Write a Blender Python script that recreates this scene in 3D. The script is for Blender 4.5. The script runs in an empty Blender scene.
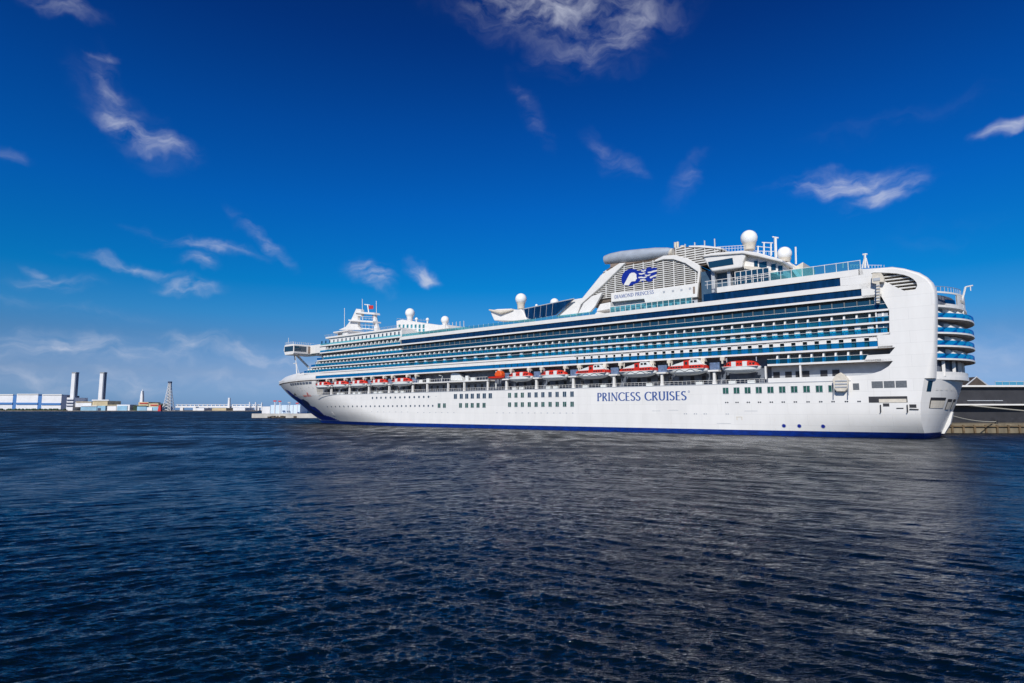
import bpy, bmesh, math, random
import numpy as np
from mathutils import Vector, Matrix
random.seed(7); rng = np.random.default_rng(7)
R = math.radians
scene = bpy.context.scene
col = scene.collection

# ------------------------------------------------------------------ camera
F = 620.0; CX, CY = 512.0, 341.5; HORIZON = 410.0; CAM_H = 6.5
PITCH = math.atan((HORIZON - CY) / F)
cp, sp = math.cos(PITCH), math.sin(PITCH)
cam = bpy.data.cameras.new('camera'); co = bpy.data.objects.new('camera', cam); col.objects.link(co)
cam.sensor_width = 36.0; cam.lens = 36.0 * F / 1024.0
cam.clip_start = 0.5; cam.clip_end = 90000
co.location = (0, 0, CAM_H); co.rotation_euler = (math.pi / 2 + PITCH, 0, 0)
scene.camera = co
scene.render.resolution_x = 1024; scene.render.resolution_y = 683

# ------------------------------------------------------------------ light
SUN_EL = 35.0
sd = Vector((-0.30, -0.955, 0)).normalized() * math.cos(R(SUN_EL)); sd.z = math.sin(R(SUN_EL))
sl = bpy.data.lights.new('sun', 'SUN'); so = bpy.data.objects.new('sun', sl); col.objects.link(so)
sl.energy = 4.2; sl.angle = R(0.5); sl.color = (1.0, 0.965, 0.90)
so.rotation_euler = sd.to_track_quat('Z', 'Y').to_euler()
scene.view_settings.view_transform = 'Standard'
scene.view_settings.look = 'None'
scene.view_settings.exposure = 0.0
scene.view_settings.gamma = 1.0

def azel(px, py):
    u = (px - CX) / F; v = (CY - py) / F
    d = Vector((u, cp - v * sp, sp + v * cp)).normalized()
    return math.atan2(d.x, d.y), math.asin(d.z)

world = bpy.data.worlds.new('World'); scene.world = world; world.use_nodes = True
wt = world.node_tree; wt.nodes.clear()
def wn(t, **k):
    n = wt.nodes.new(t)
    for a, b in k.items(): setattr(n, a, b)
    return n
def wl(a, b): wt.links.new(a, b)
def wmath(op, a, b=None, c=None, clamp=False):
    n = wn('ShaderNodeMath', operation=op, use_clamp=clamp)
    for i, v in enumerate((a, b, c)):
        if v is None: continue
        if isinstance(v, (int, float)): n.inputs[i].default_value = v
        else: wl(v, n.inputs[i])
    return n.outputs[0]
sky = wn('ShaderNodeTexSky', sky_type='NISHITA', sun_disc=False, sun_elevation=R(SUN_EL), sun_rotation=math.atan2(sd.x, sd.y))
sky.air_density = 1.0; sky.dust_density = 0.4; sky.ozone_density = 3.0; sky.altitude = 0
tc = wn('ShaderNodeTexCoord')
sep = wn('ShaderNodeSeparateXYZ'); wl(tc.outputs['Generated'], sep.inputs[0])
az = wmath('ARCTAN2', sep.outputs[0], sep.outputs[1])
el = wmath('ARCSINE', sep.outputs[2])
hs = wn('ShaderNodeHueSaturation'); hs.inputs['Saturation'].default_value = 1.0; hs.inputs['Value'].default_value = 1.0
wl(sky.outputs[0], hs.inputs['Color'])
ramp = wn('ShaderNodeValToRGB')
cr = ramp.color_ramp
eln = wmath('DIVIDE', el, R(90)); wl(eln, ramp.inputs[0])
SKY = [(0.0, (.27,.50,1.20)), (.010, (.285,.51,1.12)), (.035, (.37,.50,.88)), (.068, (.22,.45,.76)), (.091, (.11,.50,.86)), (.122, (.012,.48,.90)), (.20, (.008,.40,.98)), (.274, (.008,.31,.87)), (.357, (.01,.20,.66)), (.5, (.02,.10,.36)), (1.0, (.03,.08,.24))]
cr.elements[0].position = 0; cr.elements[0].color = (*SKY[0][1], 1)
cr.elements[1].position = 1; cr.elements[1].color = (*SKY[-1][1], 1)
for p, c in SKY[1:-1]:
    e = cr.elements.new(p); e.color = (*c, 1)
mul = wn('ShaderNodeMix', data_type='RGBA', blend_type='MULTIPLY'); mul.inputs[0].default_value = 1.0
wl(hs.outputs[0], mul.inputs[6]); wl(ramp.outputs[0], mul.inputs[7])
# wisps of cloud: fixed directions (azimuth, elevation) on the sky
cv = wn('ShaderNodeCombineXYZ'); wl(az, cv.inputs[0]); wl(el, cv.inputs[1])
nz = wn('ShaderNodeTexNoise'); nz.inputs['Scale'].default_value = 15; nz.inputs['Detail'].default_value = 4; nz.inputs['Roughness'].default_value = .5
wl(cv.outputs[0], nz.inputs['Vector'])
w1 = wn('ShaderNodeVectorMath', operation='SUBTRACT'); wl(nz.outputs['Color'], w1.inputs[0]); w1.inputs[1].default_value = (.5, .5, .5)
w2 = wn('ShaderNodeVectorMath', operation='SCALE'); wl(w1.outputs[0], w2.inputs[0]); w2.inputs['Scale'].default_value = 0.07
w3 = wn('ShaderNodeVectorMath', operation='ADD'); wl(cv.outputs[0], w3.inputs[0]); wl(w2.outputs[0], w3.inputs[1])
CLOUDS = [  # px, py, half length, half width, slope deg, strength
 (145,133,52,15,-18,1.05),(116,100,44,20,-58,.62),(128,118,60,26,-35,.42),(60,4,46,14,-8,.75),(105,60,18,7,15,.6),
 (560,6,105,44,-4,.85),(618,24,48,40,15,.75),(590,52,60,26,0,.5),
 (845,180,66,15,-4,.98),(882,194,40,13,8,.9),(1008,129,30,10,12,.9),
 (530,113,34,12,-60,.34),(613,156,34,15,-35,.38),(690,178,28,14,50,.36),(930,240,90,14,5,.1),(900,120,120,14,3,.12),
 (205,243,58,8,-4,.68),(130,266,52,8,-6,.75),(188,286,32,10,0,1.0),(202,260,18,9,0,.7),(264,238,36,8,-38,.62),
 (55,283,44,11,4,.7),(28,268,14,6,-20,.5),(374,276,22,14,-24,1.15),(423,271,18,9,-18,1.05),(8,150,20,12,0,.4),
 (70,348,190,18,-2,.75),(240,354,150,14,-3,.65),(60,312,120,9,-2,.3),(1000,350,80,26,6,.42),(980,372,120,10,0,.4),(340,372,200,10,0,.35),(100,382,280,14,0,.6)]
acc = None
for (px, py, a, b, ang, st) in CLOUDS:
    a0, e0 = azel(px, py); a1, _ = azel(px + 1, py); _, e1 = azel(px, py - 1)
    m = wn('ShaderNodeMapping', vector_type='TEXTURE')
    m.inputs['Location'].default_value = (a0, e0, 0); m.inputs['Rotation'].default_value = (0, 0, R(ang))
    m.inputs['Scale'].default_value = (.86 * a * (a1 - a0), .80 * b * (e1 - e0), 1)
    wl(w3.outputs[0], m.inputs['Vector'])
    ln = wn('ShaderNodeVectorMath', operation='LENGTH'); wl(m.outputs[0], ln.inputs[0])
    mr = wn('ShaderNodeMapRange', interpolation_type='SMOOTHSTEP')
    mr.inputs['From Min'].default_value = 0; mr.inputs['From Max'].default_value = 1.9
    mr.inputs['To Min'].default_value = st; mr.inputs['To Max'].default_value = 0
    wl(ln.outputs['Value'], mr.inputs['Value'])
    acc = mr.outputs[0] if acc is None else wmath('MAXIMUM', acc, mr.outputs[0])
mp = wn('ShaderNodeMapping'); mp.inputs['Rotation'].default_value = (0, 0, R(14)); mp.inputs['Scale'].default_value = (10, 26, 1)
wl(w3.outputs[0], mp.inputs['Vector'])
nf = wn('ShaderNodeTexNoise'); nf.inputs['Scale'].default_value = 1.6; nf.inputs['Detail'].default_value = 7; nf.inputs['Roughness'].default_value = .54
wl(mp.outputs[0], nf.inputs['Vector'])
dens = wmath('MULTIPLY', acc, wmath('MULTIPLY_ADD', nf.outputs['Fac'], 3.1, -.95))
cm = wn('ShaderNodeMapRange', interpolation_type='SMOOTHSTEP'); wl(dens, cm.inputs['Value'])
cm.inputs['From Min'].default_value = .0; cm.inputs['From Max'].default_value = 1.45; cm.inputs['To Max'].default_value = .80
cmix = wn('ShaderNodeMix', data_type='RGBA'); wl(cm.outputs[0], cmix.inputs[0]); wl(mul.outputs[2], cmix.inputs[6])
cmix.inputs[7].default_value = (6.6, 6.9, 8.0, 1)
bg = wn('ShaderNodeBackground'); bg.inputs['Strength'].default_value = 0.10
wl(cmix.outputs[2], bg.inputs['Color'])
wo = wn('ShaderNodeOutputWorld'); wl(bg.outputs[0], wo.inputs[0])

# ------------------------------------------------------------------ materials
MATS = {}
def mat(name, color, rough=.5, metal=0, noise=0, nscale=1.0, spec=.5, stretch=None, bump=0, emit=None):
    if name in MATS: return MATS[name]
    m = bpy.data.materials.new(name); m.use_nodes = True; nt = m.node_tree
    b = nt.nodes['Principled BSDF']
    b.inputs['Base Color'].default_value = (*color, 1); b.inputs['Roughness'].default_value = rough
    b.inputs['Metallic'].default_value = metal; b.inputs['Specular IOR Level'].default_value = spec
    if noise or bump:
        t = nt.nodes.new('ShaderNodeTexCoord'); mpn = nt.nodes.new('ShaderNodeMapping')
        mpn.inputs['Scale'].default_value = stretch or (1, 1, 1)
        n = nt.nodes.new('ShaderNodeTexNoise'); n.inputs['Scale'].default_value = nscale
        n.inputs['Detail'].default_value = 6; n.inputs['Roughness'].default_value = .6
        nt.links.new(t.outputs['Object'], mpn.inputs[0]); nt.links.new(mpn.outputs[0], n.inputs['Vector'])
        if noise:
            r = nt.nodes.new('ShaderNodeValToRGB')
            lo = tuple(max(0, c * (1 - noise)) for c in color); hi = tuple(min(1, c * (1 + noise * .6)) for c in color)
            r.color_ramp.elements[0].position = .3; r.color_ramp.elements[0].color = (*lo, 1)
            r.color_ramp.elements[1].position = .7; r.color_ramp.elements[1].color = (*hi, 1)
            nt.links.new(n.outputs['Fac'], r.inputs[0]); nt.links.new(r.outputs[0], b.inputs['Base Color'])
        if bump:
            bp = nt.nodes.new('ShaderNodeBump'); bp.inputs['Distance'].default_value = bump
            nt.links.new(n.outputs['Fac'], bp.inputs['Height']); nt.links.new(bp.outputs[0], b.inputs['Normal'])
    MATS[name] = m; return m

HULL = mat('hull_white_paint', (.79, .77, .735), .32, noise=.05, nscale=.22, stretch=(1.6, 1.6, .35), bump=.05)
def hull_detail(m, seam=.16, streak=.22):
    nt = m.node_tree; b = nt.nodes['Principled BSDF']; src = b.inputs['Base Color'].links[0].from_socket
    t = nt.nodes.new('ShaderNodeTexCoord'); sx = nt.nodes.new('ShaderNodeSeparateXYZ'); cx = nt.nodes.new('ShaderNodeCombineXYZ')
    nt.links.new(t.outputs['Object'], sx.inputs[0]); nt.links.new(sx.outputs[0], cx.inputs[0]); nt.links.new(sx.outputs[2], cx.inputs[1])
    br = nt.nodes.new('ShaderNodeTexBrick'); br.inputs['Scale'].default_value = 1; br.inputs['Mortar Size'].default_value = .035; br.inputs['Mortar Smooth'].default_value = .3
    br.inputs['Brick Width'].default_value = 9.0; br.inputs['Row Height'].default_value = 2.7
    br.inputs['Color1'].default_value = (1, 1, 1, 1); br.inputs['Color2'].default_value = (.965, .965, .965, 1); br.inputs['Mortar'].default_value = (1 - seam, 1 - seam, 1 - seam, 1)
    nt.links.new(cx.outputs[0], br.inputs['Vector'])
    m1 = nt.nodes.new('ShaderNodeMix'); m1.data_type = 'RGBA'; m1.blend_type = 'MULTIPLY'; m1.inputs[0].default_value = 1
    nt.links.new(src, m1.inputs[6]); nt.links.new(br.outputs['Color'], m1.inputs[7])
    mp_n = nt.nodes.new('ShaderNodeMapping'); mp_n.inputs['Scale'].default_value = (1.1, 1, .07); nt.links.new(t.outputs['Object'], mp_n.inputs[0])
    n = nt.nodes.new('ShaderNodeTexNoise'); n.inputs['Scale'].default_value = 1.0; n.inputs['Detail'].default_value = 5; n.inputs['Roughness'].default_value = .7; nt.links.new(mp_n.outputs[0], n.inputs['Vector'])
    mr = nt.nodes.new('ShaderNodeMapRange'); mr.inputs['From Min'].default_value = .60; mr.inputs['From Max'].default_value = .80; mr.inputs['To Max'].default_value = streak; nt.links.new(n.outputs['Fac'], mr.inputs['Value'])
    m2 = nt.nodes.new('ShaderNodeMix'); m2.data_type = 'RGBA'; nt.links.new(mr.outputs[0], m2.inputs[0]); nt.links.new(m1.outputs[2], m2.inputs[6]); m2.inputs[7].default_value = (.42, .33, .24, 1)
    nt.links.new(m2.outputs[2], b.inputs['Base Color'])
hull_detail(HULL)
WHITE = mat('white_paint', (.76, .74, .705), .45, noise=.07, nscale=.5)
CREAM = mat('cream_paint', (.66, .60, .50), .5, noise=.15, nscale=1.2)
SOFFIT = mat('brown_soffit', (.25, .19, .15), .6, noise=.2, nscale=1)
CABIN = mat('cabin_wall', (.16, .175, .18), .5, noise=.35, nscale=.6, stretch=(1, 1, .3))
GREY = mat('grey_paint', (.42, .44, .47), .5, noise=.12, nscale=.8)
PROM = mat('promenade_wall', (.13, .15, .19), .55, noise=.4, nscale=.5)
DARK = mat('dark_opening', (.03, .03, .035), .6, noise=.4, nscale=.7)
GLASSD = mat('dark_glass', (.010, .04, .075), .08, spec=.8)
GLASSB = mat('blue_window_glass', (.003, .025, .085), .12, spec=.5, noise=.6, nscale=.9, stretch=(1, 1, .2))
GREENG = mat('green_window_glass', (.02, .10, .075), .1, noise=.7, nscale=1.4)
BLUE = mat('boot_blue_paint', (.001, .024, .20), .4, noise=.45, nscale=.6, stretch=(1, 1, 2.5))
LOGO = mat('emblem_blue_paint', (.004, .020, .26), .4)
TEXTB = mat('lettering_blue_paint', (.045, .10, .30), .4)
REDM = mat('faded_red_paint', (.55, .16, .15), .5)
ORANGE = mat('lifeboat_red_orange', (.62, .026, .010), .35, noise=.12, nscale=1)
BOATW = mat('lifeboat_white', (.72, .74, .72), .35, noise=.08, nscale=1)
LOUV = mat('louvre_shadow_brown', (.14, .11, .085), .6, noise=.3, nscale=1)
SLAT = mat('louvre_slat', (.68, .67, .64), .5, noise=.15, nscale=1)
POD = mat('pod_grey_metal', (.36, .40, .46), .38, noise=.15, nscale=.5)
RADOME = mat('radome_white', (.82, .82, .80), .45)
REDF = mat('flag_red', (.45, .02, .02), .8)
BLACK = mat('black_rubber', (.015, .015, .016), .7)
ROPE = mat('mooring_rope', (.45, .42, .34), .9)
CONC = mat('quay_concrete', (.20, .165, .11), .85, noise=.45, nscale=.35, stretch=(1, 1, .3), bump=.1)
TERM = mat('terminal_dark_cladding', (.035, .035, .04), .6, noise=.3, nscale=.2)
def rail_glass(name, tint, transm):
    m = bpy.data.materials.new(name); m.use_nodes = True; nt = m.node_tree; nt.nodes.clear()
    o = nt.nodes.new('ShaderNodeOutputMaterial'); mx = nt.nodes.new('ShaderNodeMixShader'); mx.inputs[0].default_value = 1 - transm
    tr = nt.nodes.new('ShaderNodeBsdfTransparent'); tr.inputs[0].default_value = (*tint, 1)
    p = nt.nodes.new('ShaderNodeBsdfPrincipled'); p.inputs['Base Color'].default_value = (tint[0] * .35, tint[1] * .5, tint[2] * .55, 1)
    p.inputs['Roughness'].default_value = .1
    nt.links.new(tr.outputs[0], mx.inputs[1]); nt.links.new(p.outputs[0], mx.inputs[2]); nt.links.new(mx.outputs[0], o.inputs[0])
    MATS[name] = m; return m
RAILB = rail_glass('blue_rail_glass', (.13, .64, .84), .92)
RAILT = rail_glass('teal_rail_glass', (.45, .80, .86), .82)
RAILS = rail_glass('stern_rail_glass', (.003, .26, .62), .78)

# ------------------------------------------------------------------ mesh builder
class MB:
    def __init__(s): s.v = []; s.f = []; s.m = []
    def add(s, vs, fs, mi=0):
        o = len(s.v); s.v += [tuple(v) for v in vs]
        for f in fs: s.f.append(tuple(i + o for i in f)); s.m.append(mi)
    def box(s, x0, x1, y0, y1, z0, z1, mi=0):
        s.add([(x0,y0,z0),(x1,y0,z0),(x1,y1,z0),(x0,y1,z0),(x0,y0,z1),(x1,y0,z1),(x1,y1,z1),(x0,y1,z1)],
              [(0,3,2,1),(4,5,6,7),(0,1,5,4),(1,2,6,5),(2,3,7,6),(3,0,4,7)], mi)
    def prism(s, poly, axis, a, b, mi=0):
        """poly in the plane perpendicular to axis ('y': (x,z); 'z': (x,y)), from a to b"""
        n = len(poly)
        def P(p, t): return (p[0], t, p[1]) if axis == 'y' else ((p[0], p[1], t) if axis == 'z' else (t, p[0], p[1]))
        s.add([P(p, a) for p in poly] + [P(p, b) for p in poly],
              [tuple(range(n)), tuple(range(2 * n - 1, n - 1, -1))] + [(i, (i + 1) % n, n + (i + 1) % n, n + i) for i in range(n)], mi)
    def tube(s, pts, r, n=6, mi=0):
        pts = [Vector(p) for p in pts]; rs = r if isinstance(r, (list, tuple)) else [r] * len(pts)
        o = []; 
        for i, p in enumerate(pts):
            t = (pts[min(i + 1, len(pts) - 1)] - pts[max(i - 1, 0)]).normalized()
            u = t.cross(Vector((0, 0, 1)) if abs(t.z) < .9 else Vector((1, 0, 0))).normalized(); w = t.cross(u)
            for k in range(n):
                a = 2 * math.pi * k / n; o.append(p + (u * math.cos(a) + w * math.sin(a)) * rs[i])
        fs = []
        for i in range(len(pts) - 1):
            for k in range(n): fs.append((i*n+k, i*n+(k+1) % n, (i+1)*n+(k+1) % n, (i+1)*n+k))
        fs.append(tuple(range(n - 1, -1, -1))); fs.append(tuple((len(pts)-1)*n + k for k in range(n)))
        s.add(o, fs, mi)
    def lathe(s, c, prof, n=24, mi=0):
        o = []
        for (r, z) in prof:
            for k in range(n):
                a = 2 * math.pi * k / n; o.append((c[0] + r * math.cos(a), c[1] + r * math.sin(a), c[2] + z))
        fs = []
        for i in range(len(prof) - 1):
            for k in range(n): fs.append((i*n+k, i*n+(k+1) % n, (i+1)*n+(k+1) % n, (i+1)*n+k))
        fs.append(tuple(range(n - 1, -1, -1))); fs.append(tuple((len(prof)-1)*n + k for k in range(n)))
        s.add(o, fs, mi)
    def ball(s, c, r, mi=0, n=24, zs=1.0, base=True):
        prof = [(r * math.sin(t), -r * zs * math.cos(t)) for t in [math.pi * (.02 + .96 * i / 14) for i in range(15)]]
        s.lathe(c, prof, n, mi)
    def loft(s, rings, closed=True, mi=0, caps=True):
        n = len(rings[0]); o = [p for r in rings for p in r]; fs = []
        for i in range(len(rings) - 1):
            for k in range(n if closed else n - 1): fs.append((i*n+k, i*n+(k+1) % n, (i+1)*n+(k+1) % n, (i+1)*n+k))
        if caps and closed: fs.append(tuple(range(n - 1, -1, -1))); fs.append(tuple((len(rings)-1)*n + k for k in range(n)))
        s.add(o, fs, mi)
    def build(s, name, mats, parent=None, smooth=False, loc=None, bevel=0):
        me = bpy.data.meshes.new(name); me.from_pydata(s.v, [], s.f)
        if not isinstance(mats, (list, tuple)): mats = [mats]
        for m in mats: me.materials.append(m)
        me.polygons.foreach_set('material_index', s.m)
        bm = bmesh.new(); bm.from_mesh(me); bmesh.ops.recalc_face_normals(bm, faces=bm.faces)
        bm.to_mesh(me); bm.free()
        if smooth:
            for p in me.polygons: p.use_smooth = True
            try: me.set_sharp_from_angle(angle=R(38))
            except Exception: pass
        me.update()
        o = bpy.data.objects.new(name, me); col.objects.link(o)
        if parent: o.parent = parent
        if loc: o.location = loc
        if bevel:
            b = o.modifiers.new('bevel', 'BEVEL'); b.width = bevel; b.segments = 2; b.limit_method = 'ANGLE'
        return o
def build_split(mb, name, mats, parent):
    """every separate piece becomes an object of its own"""
    par = list(range(len(mb.v)))
    def find(a):
        while par[a] != a: par[a] = par[par[a]]; a = par[a]
        return a
    for f in mb.f:
        for i in f[1:]: par[find(i)] = find(f[0])
    groups = {}
    for f, m_ in zip(mb.f, mb.m): groups.setdefault(find(f[0]), []).append((f, m_))
    out = []
    for g in groups.values():
        ids = sorted({i for f, _ in g for i in f}); ix = {a: b for b, a in enumerate(ids)}
        n = MB(); n.v = [mb.v[i] for i in ids]; n.f = [tuple(ix[i] for i in f) for f, _ in g]; n.m = [m_ for _, m_ in g]
        out.append(n.build(name, mats, parent))
    return out
def empty(name, loc=(0, 0, 0), rz=0, parent=None):
    o = bpy.data.objects.new(name, None); o.empty_display_size = .5; col.objects.link(o)
    o.location = loc; o.rotation_euler = (0, 0, rz)
    if parent: o.parent = parent
    return o
def tag(o, label=None, cat=None, group=None, kind=None):
    if label: o['label'] = label
    if cat: o['category'] = cat
    if group: o['group'] = group
    if kind: o['kind'] = kind
    return o
def copy_tree(o, parent=None):
    c = o.copy(); col.objects.link(c)
    if parent: c.parent = parent
    for ch in [x for x in bpy.data.objects if x.parent == o]: copy_tree(ch, c)
    return c

# ------------------------------------------------------------------ survey: photo measurements -> metres
D = np.array([-0.76545454, 0.64348998]); B = np.array([D[1], -D[0]])
ORI = np.array([104.86012379, 149.87564633]); ANG = math.atan2(D[1], D[0])
def ray(px, py):
    u = (px - CX) / F; v = (CY - py) / F
    return np.array([u, cp - v * sp, sp + v * cp])
def P(px, py, y=18.0):
    """photo point lying on the ship's lengthwise plane y -> (s, z)"""
    r = ray(px, py)
    A = np.array([[r[0], -D[0]], [r[1], -D[1]]]); k, t = np.linalg.solve(A, ORI - y * B)
    return float(t), float(r[2] * k + CAM_H)
def PP(pts, y): return [P(a, b, y) for a, b in pts]
def far(px, py, Y):
    r = ray(px, py); k = Y / r[1]
    return float(r[0] * k), float(Y), float(r[2] * k + CAM_H)

# ------------------------------------------------------------------ water
def build_water():
    # radial rings, fine in front of the camera, running out to the horizon
    r1 = np.concatenate([[0.0, 2.0, 4.5, 7.5], np.geomspace(11, 560, 1150), np.geomspace(640, 60000, 60)])
    fine = np.linspace(-R(54), R(54), 860)
    coarse = np.linspace(R(56), 2 * math.pi - R(56), 90)[1:-1]
    th = np.concatenate([fine, coarse]); nr, nt_ = len(r1), len(th)
    RR, TT = np.meshgrid(r1[1:], th, indexing='ij')
    X = RR * np.sin(TT); Y = RR * np.cos(TT)
    cell = RR * 0.0034
    Z = np.zeros_like(X); 
    wind = R(90)
    N = 230
    # two crossing wave trains: one runs stronger to the left, the other to the right
    WA = .08 + 1.1 / (1 + np.exp(-(X + 4 * np.sin(Y * .06)) / 8.0))
    lam = np.geomspace(.13, 7, N)
    for L in lam:
        tr = rng.random() < .5
        a = wind + (-R(30) if tr else R(30)) + rng.normal(0, .22 if L < 2 else .14); k = 2 * math.pi / L
        amp = (0.0064 if L < .5 else (.0042 if L < 1.1 else .0037)) * L / (1 + (L / 2.4) ** 2)
        fade = np.clip((L / cell - 1.9) / 2.0, 0, 1)
        if fade.max() <= 0: continue
        nz_ = fade[:, 0] > 0
        ph = k * (X[nz_] * math.cos(a) + Y[nz_] * math.sin(a)) + rng.uniform(0, 6.283)
        wgt = WA[nz_] if tr else 1.26 - WA[nz_]
        Z[nz_] += amp * wgt * fade[nz_] * (np.sin(ph) + .22 * np.cos(2 * ph))
    # gusts: patches of rougher and calmer water
    G = .95 + .42 * np.sin(X * .021 + Y * .034 + 1.3) * np.sin(X * -.013 + Y * .05 + .4) + .12 * np.sin(Y * .11 + X * .03)
    Z *= G
    vs = np.empty((nt_ * (nr - 1) + 1, 3)); vs[0] = (0, 0, 0)
    vs[1:, 0] = X.ravel(); vs[1:, 1] = Y.ravel(); vs[1:, 2] = Z.ravel()
    i, j = np.meshgrid(np.arange(nr - 2), np.arange(nt_), indexing='ij'); j2 = (j + 1) % nt_
    q = np.stack([1 + i * nt_ + j, 1 + (i + 1) * nt_ + j, 1 + (i + 1) * nt_ + j2, 1 + i * nt_ + j2], -1).reshape(-1, 4)
    me = bpy.data.meshes.new('water')
    jj = np.arange(nt_); tri = np.stack([np.zeros(nt_, int), 1 + jj, 1 + (jj + 1) % nt_], -1)
    nl = q.size + tri.size
    me.vertices.add(len(vs)); me.vertices.foreach_set('co', vs.ravel())
    me.loops.add(nl); me.loops.foreach_set('vertex_index', np.concatenate([q.ravel(), tri.ravel()]).astype(np.int32))
    st = np.concatenate([np.arange(len(q)) * 4, q.size + np.arange(len(tri)) * 3]).astype(np.int32)
    me.polygons.add(len(st)); me.polygons.foreach_set('loop_start', st)
    me.polygons.foreach_set('use_smooth', np.ones(len(st), bool))
    me.update(calc_edges=True); me.validate()
    if me.polygons[len(q) // 2].normal.z < 0: me.flip_normals()
    o = bpy.data.objects.new('water', me); col.objects.link(o); o['kind'] = 'structure'
    m = bpy.data.materials.new('harbour_water'); m.use_nodes = True; nt = m.node_tree
    b = nt.nodes['Principled BSDF']
    b.inputs['Base Color'].default_value = (.0005, .0045, .010, 1); b.inputs['IOR'].default_value = 1.333
    b.inputs['Roughness'].default_value = .07; b.inputs['Specular IOR Level'].default_value = .52
    g = nt.nodes.new('ShaderNodeNewGeometry')
    # the sea looks smoother close by; farther out the unresolved ripples act as roughness
    vl = nt.nodes.new('ShaderNodeVectorMath'); vl.operation = 'LENGTH'; nt.links.new(g.outputs['Position'], vl.inputs[0])
    rr = nt.nodes.new('ShaderNodeValToRGB'); el_ = rr.color_ramp.elements
    dv = nt.nodes.new('ShaderNodeMath'); dv.operation = 'DIVIDE'; dv.inputs[1].default_value = 600; nt.links.new(vl.outputs['Value'], dv.inputs[0]); nt.links.new(dv.outputs[0], rr.inputs[0])
    el_[0].position = .03; el_[0].color = (.05, .05, .05, 1); el_[1].position = 1; el_[1].color = (.52, .52, .52, 1)
    for p_, v_ in ((.07, .10), (.13, .22), (.22, .33), (.45, .44)):
        e_ = el_.new(p_); e_.color = (v_, v_, v_, 1)
    def noise(sc, stx, sty, rot, det):
        mpn = nt.nodes.new('ShaderNodeMapping'); mpn.inputs['Scale'].default_value = (stx, sty, 1); mpn.inputs['Rotation'].default_value = (0, 0, rot)
        n = nt.nodes.new('ShaderNodeTexNoise'); n.inputs['Scale'].default_value = sc; n.inputs['Detail'].default_value = det; n.inputs['Roughness'].default_value = .6
        nt.links.new(g.outputs['Position'], mpn.inputs[0]); nt.links.new(mpn.outputs[0], n.inputs['Vector']); return n.outputs['Fac']
    gust = noise(.055, .3, 1.0, R(-6), 5); gm = nt.nodes.new('ShaderNodeMath'); gm.operation = 'MULTIPLY_ADD'; gm.inputs[1].default_value = 2.6; gm.inputs[2].default_value = -.3
    nt.links.new(gust, gm.inputs[0]); gx = nt.nodes.new('ShaderNodeMath'); gx.operation = 'MULTIPLY'; nt.links.new(gm.outputs[0], gx.inputs[0]); nt.links.new(rr.outputs[0], gx.inputs[1]); 
    sp_ = noise(.24, 1.0, .4, 0, 3); sm = nt.nodes.new('ShaderNodeMath'); sm.operation = 'MULTIPLY_ADD'; sm.inputs[1].default_value = 3.0; sm.inputs[2].default_value = -.5
    nt.links.new(sp_, sm.inputs[0]); sx_ = nt.nodes.new('ShaderNodeMath'); sx_.operation = 'MULTIPLY'; sx_.use_clamp = True
    nt.links.new(gx.outputs[0], sx_.inputs[0]); nt.links.new(sm.outputs[0], sx_.inputs[1]); nt.links.new(sx_.outputs[0], b.inputs['Roughness'])
    def bump(h, dist, prev=None):
        bp = nt.nodes.new('ShaderNodeBump'); bp.inputs['Distance'].default_value = dist; nt.links.new(h, bp.inputs['Height'])
        if prev: nt.links.new(prev, bp.inputs['Normal'])
        return bp.outputs[0]
    n1 = bump(noise(1.1, .25, 1.0, R(0), 4), .18)
    n2 = bump(noise(4.5, .28, 1.0, R(6), 4), .08, n1)
    n3 = bump(noise(12.0, .35, 1.0, R(-9), 3), .025, n2)
    nt.links.new(n3, b.inputs['Normal'])
    me.materials.append(m)
build_water()

# ------------------------------------------------------------------ hull form
ZS = [-1.5, 0, 1.4, 4.4, 9.7, 14.1, 17.5, 21, 24, 30]
SS = [262, 264, 265.8, 273.4, 285, 295.5, 302, 307.5, 310, 312]
def stem(z): return float(np.interp(z, ZS, SS))
def hb(s, z):
    y = 18.0
    s0 = float(np.interp(z, [-1.5, 0, 5, 10, 14, 21], [170, 176, 198, 214, 224, 236])); s1 = stem(z)
    p = float(np.interp(z, [0, 21], [1.65, 2.05]))
    if s > s0: y = 18.0 * max(0.0, 1 - ((min(s, s1) - s0) / (s1 - s0)) ** p)
    if s < 48 and z < 6.5: y -= 5.2 * (1 - s / 48) ** 1.6 * ((6.5 - z) / 6.5) ** 1.9
    return y
def ys(s): return hb(s, 21.0)
def stern_s(u, z):
    """s of the transom at fraction u of the half breadth (1 = corner)"""
    edge = float(np.interp(z, [-1.5, 1, 4, 8, 14], [4.6, 3.4, 3.6, 3.4, 2.3]))
    mid = float(np.interp(z, [-1.5, 1, 4, 8, 14], [3.4, 1.5, .2, -1.5, -3.5]))
    return mid + (edge - mid) * abs(u) ** 2.2
def PSd(px, py, it=30):
    y = 15.0
    for _ in range(it):
        s, z = P(px, py, y); y = .5 * y + .5 * ys(s)
    return s, z, y

ship = empty('cruise_ship', (float(ORI[0]), float(ORI[1]), 0), ANG)
tag(ship, 'huge white cruise ship moored at the quay with blue waterline stripe and tiers of balconies', 'cruise ship')

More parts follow.
